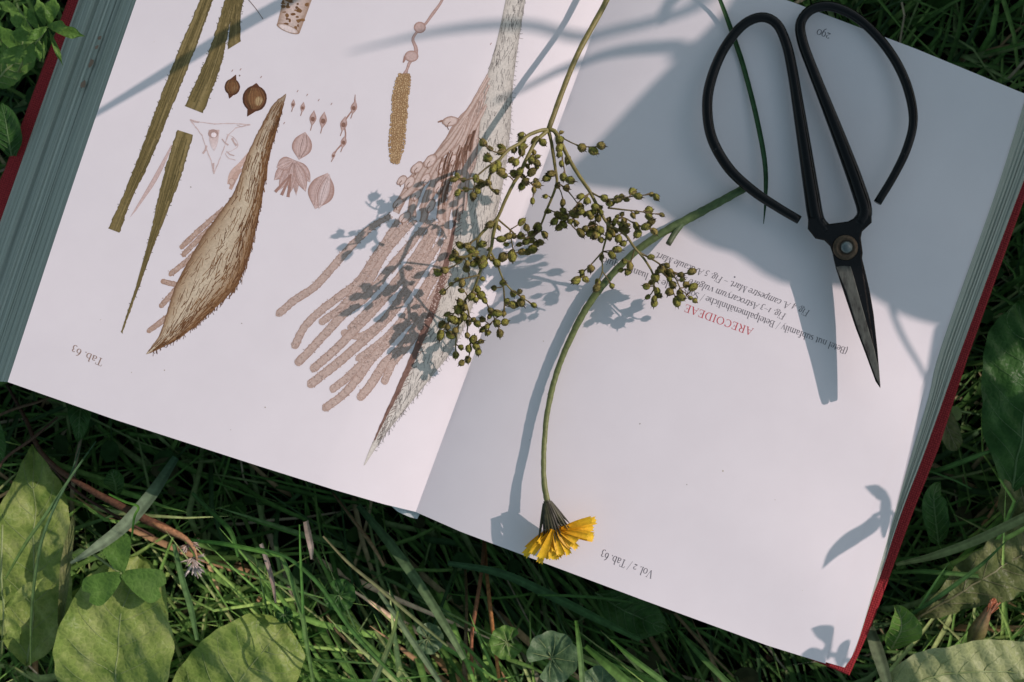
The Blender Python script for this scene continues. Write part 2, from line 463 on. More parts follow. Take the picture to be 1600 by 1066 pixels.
# ------------------------------------------------------------------ printing on the pages
LAY = [0]
class Print:
    """flat print that follows the curved page; px geometry, per-vertex ink colour."""
    def __init__(s): s.v = []; s.f = []; s.c = []
    def put(s, px, faces, cols, e):
        b = len(s.v); s.v += [PG(x, y, e) for x, y in px]; s.f += [tuple(i+b for i in q) for q in faces]; s.c += cols
    def ribbon(s, left, right, colf, e=6e-5, m=7, step=6, jag=0):
        L = np.array(left, float); R = np.array(right, float)
        ln = max(np.linalg.norm(np.diff(L, axis=0), axis=1).sum(), np.linalg.norm(np.diff(R, axis=0), axis=1).sum())
        n = max(int(ln/step), 3); L = smooth(left, n); R = smooth(right, n)
        px = []; cols = []
        for i in range(n):
            j0 = random.uniform(-jag, jag); j1 = random.uniform(-jag, jag)
            d = R[i]-L[i]; d = d/(np.linalg.norm(d)+1e-6)
            for k in range(m):
                t = k/(m-1)
                p = L[i]*(1-t)+R[i]*t+d*(j0*(1-t)+j1*t)
                px.append(tuple(p)); cols.append(colf(i/(n-1), t))
        s.put(px, grid_faces(n, m), cols, e)
    def stroke(s, pts, w, col, e=9e-5, step=5, jag=0, m=3, colf=None, taper=None):
        ln = np.linalg.norm(np.diff(np.array(pts, float), axis=0), axis=1).sum()
        n = max(int(ln/step), 2); P = smooth(pts, n+1)
        T = np.gradient(P, axis=0); T /= np.linalg.norm(T, axis=1)[:, None]+1e-9
        N = np.stack([-T[:, 1], T[:, 0]], 1)
        ws = np.full(n+1, w) if np.isscalar(w) else np.interp(np.linspace(0, 1, n+1), np.linspace(0, 1, len(w)), w)
        px = []; cols = []
        for i in range(n+1):
            for k in range(m):
                t = k/(m-1)-.5
                p = P[i]+N[i]*(t*ws[i]+random.uniform(-jag, jag)*(1 if k in (0, m-1) else 0))
                px.append(tuple(p)); cols.append(colf(i/n, k/(m-1)) if colf else col)
        s.put(px, grid_faces(n+1, m), cols, e)
    def disc(s, x, y, rx, ry, col, rot=0, e=1e-4, n=14, rim=None, wob=0, rings=3):
        px = [(x, y)]; cols = [col]; f = []
        for r in range(1, rings+1):
            for a in range(n):
                t = 2*math.pi*a/n; q = r/rings*(1+random.uniform(-wob, wob)*(r == rings))
                u, w = rx*q*math.cos(t), ry*q*math.sin(t)
                px.append((x+u*math.cos(rot)-w*math.sin(rot), y+u*math.sin(rot)+w*math.cos(rot)))
                cols.append(rim if (rim and r == rings) else col)
        for a in range(n): f.append((0, 1+a, 1+(a+1) % n))
        for r in range(rings-1):
            for a in range(n):
                b = (a+1) % n
                f.append((1+r*n+a, 1+(r+1)*n+a, 1+(r+1)*n+b, 1+r*n+b))
        s.put(px, f, cols, e)
    def build(s, name, parent):
        return obj(name, s.v, s.f, M['prnt'], parent, cols=s.c)
def mixc(a, b, t): return tuple(x*(1-t)+y*t for x, y in zip(a, b))
OL, OLD, OLL = hexc('77683f'), hexc('4f4626'), hexc('8c7c52')
CREAM, BR, BRD = hexc('c3b59d'), hexc('85613c'), hexc('5a3820')
CAT, CATD, CATL = hexc('b39d92'), hexc('876757'), hexc('d2c1b8')
GRH, GRD = hexc('c6c1b8'), hexc('85807a')
PAL, PALD = hexc('cbb5b0'), hexc('9c7a6e')
def strip_col(t, k):
    c = mixc(OL, OLL, .5+.5*math.sin(k*9+t*3))
    if abs(k-.5) < .09: c = mixc(c, OLD, .6)
    if k < .05 or k > .95: c = mixc(c, OLD, .8)
    return mixc(c, OLD, random.uniform(0, .25))
def leaf_strip(parts, name='printed_leaf'):
    p = Print()
    for L, R in parts:
        p.ribbon(L, R, strip_col, m=9, step=4, jag=.9)
        # fine bristles on the edges
        for side in (L, R):
            Q = smooth(side, 60)
            for i in range(2, 58):
                if random.random() < .5: continue
                q = Q[i]; a = random.uniform(0, 6.28)
                p.stroke([tuple(q), (q[0]+2.6*math.cos(a), q[1]+2.6*math.sin(a))], .8, OLD, 7e-5)
        # lengthwise fibres
        A, B = smooth(L, 40), smooth(R, 40)
        for _ in range(70):
            i = random.randint(0, 30); k = random.uniform(.06, .94); j = i+random.randint(3, 9)
            p.stroke([tuple(A[i]*(1-k)+B[i]*k), tuple(A[j]*(1-k)+B[j]*k)], random.uniform(.6, 1.3), mixc(OLD, OL, random.uniform(0, .8)), 8.5e-5, step=20)
    return p.build(name, left_page)
leaf_strip([([(330, -50), (312, 0), (282, 72), (255, 140), (205, 275), (169, 357)], [(352, -50), (333, 0), (303, 82), (268, 170), (230, 262), (205, 312), (187, 364)])])
leaf_strip([([(368, -40), (350, 5), (330, 70), (310, 120), (289, 166)], [(385, -40), (364, 15), (347, 95), (330, 145), (317, 177)]),
            ([(366, -40), (362, 0), (360, 30), (355, 78)], [(385, -40), (380, 0), (376, 30), (376, 65)])])
leaf_strip([([(277, 203), (262, 250), (248, 305), (235, 365), (218, 430), (189, 519)], [(302, 211), (283, 275), (268, 315), (240, 385), (215, 455), (191, 521)])])
p = Print(); p.ribbon([(268, 226), (235, 285), (203, 340)], [(269, 229), (246, 280), (212, 330)], lambda t, k: mixc(PAL, PALD, .2 if .1 < k < .9 else .7)); p.build('printed_leaf', left_page)
# cut triangular seed section, very pale
p = Print()
LP = hexc('c7b2ae')
tri = [(297, 187), (312, 191), (334, 194), (360, 193), (391, 195), (368, 200), (356, 212), (350, 232), (343, 250), (334, 272), (330, 252), (322, 232), (316, 212), (305, 198), (297, 187)]
for i in range(len(tri)-1): p.stroke([tri[i], tri[i+1]], 1.4, LP, 6e-5, jag=.5)
p.ribbon([(326, 203), (328, 225), (334, 236)], [(343, 203), (340, 225), (335, 236)], lambda t, k: mixc(hexc('c2aaa4'), hexc('d3c5c4'), t), 6.5e-5)
p.disc(333, 209, 8, 7, hexc('a98e86'), e=8e-5); p.disc(334, 211, 4.3, 4, hexc('e6dadb'), e=1e-4)
for (x, y, a) in ((304, 189, .3), (377, 196, .1), (334, 262, 1.5), (352, 222, .8), (366, 222, 1.0), (360, 240, .5), (320, 234, 2.0)):
    p.stroke([(x-7*math.cos(a), y-7*math.sin(a)), (x, y+2), (x+7*math.cos(a), y+7*math.sin(a))], random.uniform(1.2, 3), mixc(LP, PALD, .25), 7e-5, jag=.7)
p.stroke([(354, 210), (366, 216), (372, 228), (362, 236), (352, 240), (358, 248), (368, 250)], 1.1, LP, 7e-5, jag=.6)
p.build('printed_seed_section', left_page)
# the two brown seeds
def seed(x, y, r, tip0, tip1, hi):
    p = Print()
    for q, c, e in ((1, hexc('4b2e1d'), 6e-5), (.86, hexc('6b452c'), 8e-5), (.6, hexc('7b5536'), 9.5e-5)):
        p.disc(x, y, r*.93*q, r*q, c, e=e, n=20, wob=.02)
    p.disc(x+r*.3, y+r*.2, r*.34, r*.42, hexc(hi), rot=.4, e=1.1e-4, rim=hexc('7b5536'))
    p.ribbon([(x-r*.5, y-r*.75), tip0], [(x+r*.5, y-r*.75), (tip0[0]+1, tip0[1])], lambda t, k: hexc('5a3824'), 7e-5, m=4)
    p.ribbon([(x-r*.55, y+r*.7), tip1], [(x+r*.3, y+r*.85), (tip1[0]+1, tip1[1])], lambda t, k: hexc('54331f'), 7e-5, m=4)
    for _ in range(26):
        a = random.uniform(-.9, .9)
        p.stroke([(x+a*r*.5, y-r*.8), (x+a*r*.95, y), (x+a*r*.4, y+r*.8)], .6, mixc(hexc('4b2e1d'), hexc('94704a'), random.random()), 1.2e-4, step=4)
    p.build('printed_seed', left_page)
seed(363, 136, 13, (368, 117), (358, 154), '8a6a4a'); seed(398, 154, 20.5, (400, 130), (386, 182), 'ae9670')
# large bristly spathe
SL = [(447, 147), (428, 162), (408, 197), (385, 245), (368, 295), (345, 330), (319, 366), (298, 402), (276, 442), (260, 490), (249, 524), (228, 553)]
SR = [(447, 150), (436, 190), (421, 240), (413, 290), (402, 345), (391, 392), (374, 440), (340, 478), (294, 518), (257, 541), (229, 554)]
p = Print()
def catkin(p, pts, w, e=7e-5, dens=1.0, col=CAT, cd=CATD, cl=CATL):
    P = smooth(pts, 30)
    def cf(t, k):
        edge = abs(k-.5)*2
        return mixc(mixc(col, cl, random.uniform(0, .3)), cd, .62*edge**5+random.uniform(0, .1))
    p.stroke(pts, [w*.62, w*.9, w, w, w*.95], None, e, step=3, jag=.6, m=6, colf=cf)
    q = P[-1]; p.disc(q[0], q[1], w*.47, w*.47, mixc(col, cd, .15), e=e-4e-6, n=10, wob=.12, rings=2)
    ln = np.linalg.norm(np.diff(P, axis=0), axis=1).sum()
    T = np.gradient(P, axis=0); T /= np.linalg.norm(T, axis=1)[:, None]
    for _ in range(int(ln*w/7*dens)):
        i = random.randint(0, 29); o = random.uniform(-.46, .46)*w
        x = P[i][0]-T[i][1]*o+random.uniform(-3, 3)*T[i][0]; y = P[i][1]+T[i][0]*o+random.uniform(-3, 3)*T[i][1]
        c = mixc(mixc(cd, cl, random.random()), col, .35)
        p.disc(x, y, random.uniform(.7, 1.25), random.uniform(.7, 1.2), c, e=e+2.2e-5, n=5, rings=1)
for pts in ([(350, 325), (320, 352), (284, 386)], [(335, 350), (310, 374), (287, 398)], [(318, 380), (295, 405), (267, 428)], [(290, 446), (272, 444), (255, 440)], [(285, 440), (268, 460), (252, 478)], [(270, 488), (252, 503), (233, 517)]):
    catkin(p, pts, 8.5, 5e-5, .8, hexc('a98c7a'), hexc('80604f'))
p.stroke([(394, 232), (378, 255), (362, 272), (357, 288)], [2, 7, 9, 4], hexc('c4a89c'), 5e-5); p.stroke([(384, 262), (370, 272), (360, 296)], [2, 9, 5], hexc('b89a8c'), 5.4e-5); p.disc(362, 284, 5, 6, hexc('bfa79a'), rim=PALD, e=5.8e-5)
def sp_col(t, k):
    c = mixc(CREAM, BR, min(1, abs(k-.46)*2.1)**1.6*.95)
    c = mixc(c, BRD, .5*max(0, .22-t)/.22)
    if k < .07 or k > .95: c = mixc(c, BRD, .8)
    return mixc(c, BR, random.uniform(0, .15))
p.ribbon(SL, SR, sp_col, 8e-5, m=12, step=4, jag=.6)
A, B = smooth(SL, 80), smooth(SR, 80)
for _ in range(720):
    i = random.randint(2, 74); k = min(max(random.betavariate(1.5, .75), .03), 1.0); j = min(i+random.randint(1, 4), 79)
    k2 = k+random.uniform(-.05, .08)
    a = A[i]*(1-k)+B[i]*k; b = A[j]*(1-k2)+B[j]*k2
    dark = random.random()
    p.stroke([tuple(a), tuple(b)], random.uniform(.5, 1.25)*(1.2 if k > .6 else .8), mixc(BRD, BR, dark*(.9 if k > .5 else .8)), 1.05e-4, step=14)
for i in range(3, 78):
    for _ in range(3):
        q = B[min(i, 79)]; a = random.uniform(.9, 1.8)
        p.stroke([tuple(q), (q[0]-1+7*math.cos(a)*random.random(), q[1]+8*math.sin(a)*random.random())], .7, BRD, 9e-5, step=20)
p.build('printed_spathe', left_page)
# small flowers in a row and the chain of florets
def floret(p, x, y, s, a, col=PALD):
    d = np.array((math.cos(a), math.sin(a))); n = np.array((-d[1], d[0]))
    c = np.array((x, y))
    p.ribbon([tuple(c-d*s), tuple(c+n*s*.42), tuple(c+d*s)], [tuple(c-d*s*.98), tuple(c-n*s*.42), tuple(c+d*s*.98)], lambda t, k: mixc(PAL, col, .25+.75*abs(k-.5)*2), 7e-5, m=6, step=3)
    p.disc(*(c+d*s*.1), s*.26, s*.3, mixc(PALD, BRD, .5), e=9e-5, n=8, rings=2)
    p.stroke([tuple(c+d*s*.8), tuple(c+d*s*1.5+n)], 1.4, col, 8e-5)
for x, y, s, a in ((458, 163, 8, 1.7), (473, 168, 9, 1.75), (489, 185, 13, 1.72), (505, 188, 14, 1.72)):
    p = Print(); floret(p, x, y, s, a); p.build('printed_flower', left_page)
p = Print()
p.stroke([(555, 148), (553, 168), (545, 180), (538, 192), (540, 210), (537, 222), (525, 236), (520, 248)], [1, 3, 2, 3, 2, 3, 2, 3], PALD, 6e-5)
for x, y, s in ((553, 168, 12), (537, 194, 13), (537, 222, 11), (521, 243, 7)): floret(p, x, y, s, 1.8)
p.build('printed_flower_chain', left_page)
def petal(p, a, b, w, e=7e-5, c0=PAL, c1=PALD, lines=4):
    a = np.array(a, float); b = np.array(b, float); d = (b-a); L = np.linalg.norm(d); d /= L; n = np.array((-d[1], d[0]))
    le = [tuple(a), tuple(a+d*L*.35+n*w*.5), tuple(a+d*L*.7+n*w*.45), tuple(b)]; ri = [tuple(a+n*.3), tuple(a+d*L*.35-n*w*.5), tuple(a+d*L*.7-n*w*.45), tuple(b+n*.3)]
    p.ribbon(le, ri, lambda t, k: mixc(c0, c1, min(1, .15+.85*(abs(k-.5)*2)**3)), e, m=7, step=3)
    for _ in range(lines):
        o = random.uniform(-.35, .35)*w
        p.stroke([tuple(a+d*L*.1+n*o*.3), tuple(a+d*L*.5+n*o), tuple(b-d*L*.1+n*o*.4)], .7, mixc(c0, c1, .7), e+1.5e-5)
p = Print()
petal(p, (467, 250), (477, 206), 29, 7e-5, lines=9)
for b, w in (((432, 262), 20), ((428, 282), 18), ((436, 298), 16), ((452, 305), 12), ((463, 306), 10), ((478, 300), 17), ((485, 285), 18)):
    petal(p, (460, 250), b, w, 6e-5+random.uniform(0, 8e-6))
for b in ((440, 305), (450, 308), (430, 300)): p.stroke([(455, 272), b], [2, 5], PALD, 8.6e-5)
p.build('printed_flower', left_page)
p = Print(); petal(p, (492, 327), (512, 270), 38, 6e-5, lines=8); petal(p, (498, 327), (515, 272), 18, 9e-5, c0=hexc('d6c6c4')); p.build('printed_fruit', left_page)
# upright cone with knobbled scales on its wavy stalk
p = Print()
p.stroke([(697, -20), (690, 2), (676, 22), (666, 36), (660, 42), (650, 52), (645, 62), (650, 76), (648, 88), (640, 98), (637, 106), (630, 124)], [4, 4, 4, 5, 4, 4, 4, 5, 7, 5, 4, 12], None, 6e-5, colf=lambda t, k: mixc(PAL, PALD, .45+.5*abs(k-.5)*2))
p.disc(656, 43, 9.5, 9, mixc(PAL, PALD, .45), rim=PALD, e=8e-5); p.disc(643, 88, 11, 9, mixc(PAL, PALD, .35), rim=PALD, e=8e-5); p.stroke([(634, 88), (630, 98)], [6, 2], PALD, 7e-5)
KC, KD, KL = hexc('9c7c57'), hexc('6e5031'), hexc('c2a67e')
P = [(632, 116), (626, 150), (623, 190), (620, 225), (617, 254)]
p.stroke(P, [17, 22, 22, 22, 18, 11], KC, 8e-5, step=3, jag=.8, m=5)
Q = smooth(P, 44)
for i in range(44):
    hw = np.interp(i/43, [0, .15, .8, 1], [8, 11.5, 11.5, 6])
    for k in np.linspace(-1, 1, 8):
        x = Q[i][0]+k*hw+random.uniform(-1, 1); y = Q[i][1]+random.uniform(-1.5, 1.5)+.1*k
        p.disc(x, y, 1.9, 2.2, mixc(KL, KC, random.uniform(0, .8)), rim=KD, e=1.05e-4+random.uniform(0, 1.5e-5), n=6, rings=2)
p.build('printed_cone', left_page)
# cut stem at the top
p = Print()
p.ribbon([(448, -40), (442, 0), (433, 38)], [(500, -40), (487, 0), (468, 52)], lambda t, k: mixc(hexc('d2c0b8'), BR, .15+.6*(abs(k-.5)*2)**2), 6e-5, m=8)
for _ in range(60):
    t = random.random(); k = random.random(); x = (448*(1-t)+434*t)*(1-k)+(498*(1-t)+469*t)*k; y = (-40*(1-t)+38*t)*(1-k)+(-40*(1-t)+50*t)*k
    p.disc(x, y, random.uniform(1.5, 4.5), random.uniform(1, 3.5), mixc(BR, BRD, random.random()*.8), e=8e-5, n=7, wob=.3, rings=2)
p.disc(450, 45, 19, 5.5, hexc('d6c7c2'), rot=.38, rim=BR, e=9e-5, n=20)
p.build('printed_stem', left_page)
p = Print(); p.stroke([(385, -4), (400, 14), (411, 30)], .9, BRD); p.build('printed_line', left_page)
# the great bristly bract with its hanging catkins
p = Print()
Lb = [(800, -60), (790, 0), (776, 65), (762, 115), (752, 160), (744, 210), (730, 270), (712, 335), (700, 395), (680, 470), (650, 545), (620, 612), (583, 690), (568, 727)]
Rb = [(832, -60), (821, 0), (808, 80), (800, 150), (797, 205), (788, 275), (775, 340), (760, 400), (738, 480), (710, 542), (680, 582), (640, 632), (600, 682), (570, 727)]
def brc(t, k):
    c = mixc(GRH, hexc('a49b90'), .5*(abs(k-.5)*2)**2)
    return mixc(c, GRD, (.5 if k > .97 or k < .03 else 0)+random.uniform(0, .08))
p.ribbon(Lb, Rb, brc, 8e-5, m=9, step=5)
A, B = smooth(Lb, 120), smooth(Rb, 120)
for _ in range(760):
    i = random.randint(4, 112); k = random.uniform(.04, .98)
    a = A[i]*(1-k)+B[i]*k; d = A[i+2]-A[i]; d /= np.linalg.norm(d)+1e-9
    th = random.uniform(-.5, .3); d = np.array((d[0]*math.cos(th)-d[1]*math.sin(th), d[0]*math.sin(th)+d[1]*math.cos(th)))
    b = a+d*random.uniform(6, 14)
    p.stroke([tuple(a), tuple(b)], random.uniform(.4, .8), mixc(GRD, hexc('5a5553'), random.random()), 1.0e-4, step=30)
for i in range(15, 116):
    for _ in range(2):
        q = B[i]; a = random.uniform(.2, 1.3)
        p.stroke([tuple(q), (q[0]+7*math.cos(a)*random.random(), q[1]+8*math.sin(a)*random.random())], .45, GRD, 9e-5, step=30)
p.build('printed_bract', left_page)
p = Print()
MID = [(715, 325), (702, 392), (682, 468), (652, 543), (622, 610), (600, 655), (585, 688)]
p.stroke(MID, [2, 7, 11, 11, 9, 6, 2], None, 1.2e-4, m=5, jag=.5, colf=lambda t, k: mixc(hexc('7d6156'), hexc('5c4037'), random.uniform(0, .8)))
Q = smooth(MID, 60)
for i in range(60):
    for _ in range(1):
        q = Q[i]; p.stroke([(q[0]+4, q[1]), (q[0]+4+random.uniform(4, 11), q[1]-random.uniform(2, 8))], .7, hexc('5c4038'), 1.25e-4, step=30)
p.build('printed_bract_edge', left_page)
CK = [([(610, 338), (585, 352), (555, 378), (522, 415), (492, 448), (462, 468), (436, 490)], 15), ([(622, 345), (588, 398), (560, 440), (528, 465), (496, 490), (475, 512), (461, 540)], 15),
      ([(648, 345), (605, 392), (570, 450), (535, 480), (503, 503)], 14), ([(665, 352), (625, 400), (575, 460), (538, 490), (508, 522), (484, 548), (466, 566)], 16),
      ([(685, 355), (640, 420), (590, 478), (555, 515), (522, 548), (490, 576)], 16), ([(690, 375), (650, 435), (610, 492), (565, 535), (522, 572), (486, 600)], 17),
      ([(664, 480), (620, 520), (575, 560), (545, 588), (520, 608)], 15), ([(692, 415), (650, 480), (610, 530), (580, 562), (560, 590), (535, 618), (509, 637)], 16),
      ([(696, 430), (660, 495), (630, 540), (600, 570), (580, 600), (564, 620)], 17), ([(700, 425), (672, 485), (640, 535), (615, 565), (601, 596)], 15),
      ([(668, 390), (635, 450), (600, 500), (565, 525), (538, 520)], 14), ([(705, 360), (682, 420), (660, 470), (645, 500)], 13), ([(690, 345), (662, 400), (634, 445)], 13), ([(640, 340), (612, 372), (580, 415), (548, 462), (520, 494)], 12), ([(680, 345), (648, 400), (605, 455), (570, 490), (548, 512)], 13), ([(700, 385), (668, 440), (630, 500), (596, 545), (570, 572)], 13), ([(698, 400), (655, 462), (618, 512), (588, 540), (560, 560)], 13), ([(672, 345), (640, 385), (612, 422)], 12)]
for i, (pts, w) in enumerate(CK):
    p = Print(); catkin(p, pts, w*.84, 7e-5+(i % 5)*9e-6, .8); p.build('printed_catkin', left_page)
# swelling florets and wavy threads above the catkins
p = Print()
TH = [[(768, 112), (745, 152), (725, 190), (700, 222), (672, 250), (650, 275), (632, 300), (612, 330)], [(764, 125), (742, 170), (722, 215), (700, 250), (680, 285), (668, 330)],
      [(760, 135), (742, 185), (730, 235), (715, 280), (705, 330), (695, 370)], [(765, 120), (735, 170), (705, 215), (680, 250), (655, 300), (640, 340)], [(757, 150), (746, 200), (735, 250), (722, 300), (712, 345)],
      [(750, 160), (735, 210), (712, 250), (695, 290), (685, 345)], [(745, 170), (720, 225), (690, 270), (670, 310), (655, 345)], [(730, 185), (700, 228), (665, 262), (640, 290), (622, 318)], [(755, 165), (742, 215), (728, 275), (716, 330)]]
for k, t in enumerate(TH):
    for rep in range(3):
        q = [(x+random.uniform(-5, 5)+4*math.sin(i*2.1+k), y+random.uniform(-3, 3)) for i, (x, y) in enumerate(t)]
        p.stroke(q, [3, 6, 9, 10, 9, 10, 11], None, 7e-5+k*4e-6+rep*2e-6, m=4, jag=.4, colf=lambda t, k2: mixc(mixc(CAT, CATL, .55), CATD, .12+.75*(abs(k2-.5)*2)**3))
for x, y, r, a in ((672, 252, 13, 2.3), (652, 262, 12, 2.4), (640, 285, 12, 2.2), (665, 280, 11, 2.2), (690, 262, 12, 2.0), (686, 292, 12, 2.1), (628, 282, 10, 2.4), (650, 305, 11, 2.3), (708, 250, 10, 2.0), (632, 340, 12, 2.5), (622, 318, 10, 2.5), (672, 322, 12, 2.1), (704, 190, 13, 2.9), (700, 300, 11, 2)):
    p.disc(x, y, r, r*.6, hexc('c8b5ad'), rot=a, rim=CATD, e=1.25e-4, n=14, wob=.1); p.stroke([(x, y), (x-r*.4, y+r*.5), (x-r*.2, y+r)], 1.2, mixc(CATD, BRD, .4), 1.4e-4)
for x, y in ((700, 192),): p.stroke([(x, y), (x-8, y-3), (x-16, y-1)], [5, 4, 2], CATD, 8e-5)
for _ in range(50):
    x = random.uniform(690, 745); y = 200+(745-x)*random.uniform(.8, 2.2)
    p.stroke([(x, y), (x-5, y+15), (x-7, y+32)], random.uniform(.8, 2.2), mixc(CATD, BRD, random.random()*.7), 1.5e-4)
p.build('printed_florets', left_page)
for x, y in ((375, 110), (362, 112), (407, 122), (464, 144), (479, 150), (497, 158), (517, 164), (443, 194), (766, 70)):
    p = Print(); p.stroke([(x, y), (x+2, y-3)], 1.1, PALD); p.build('printed_number', left_page)

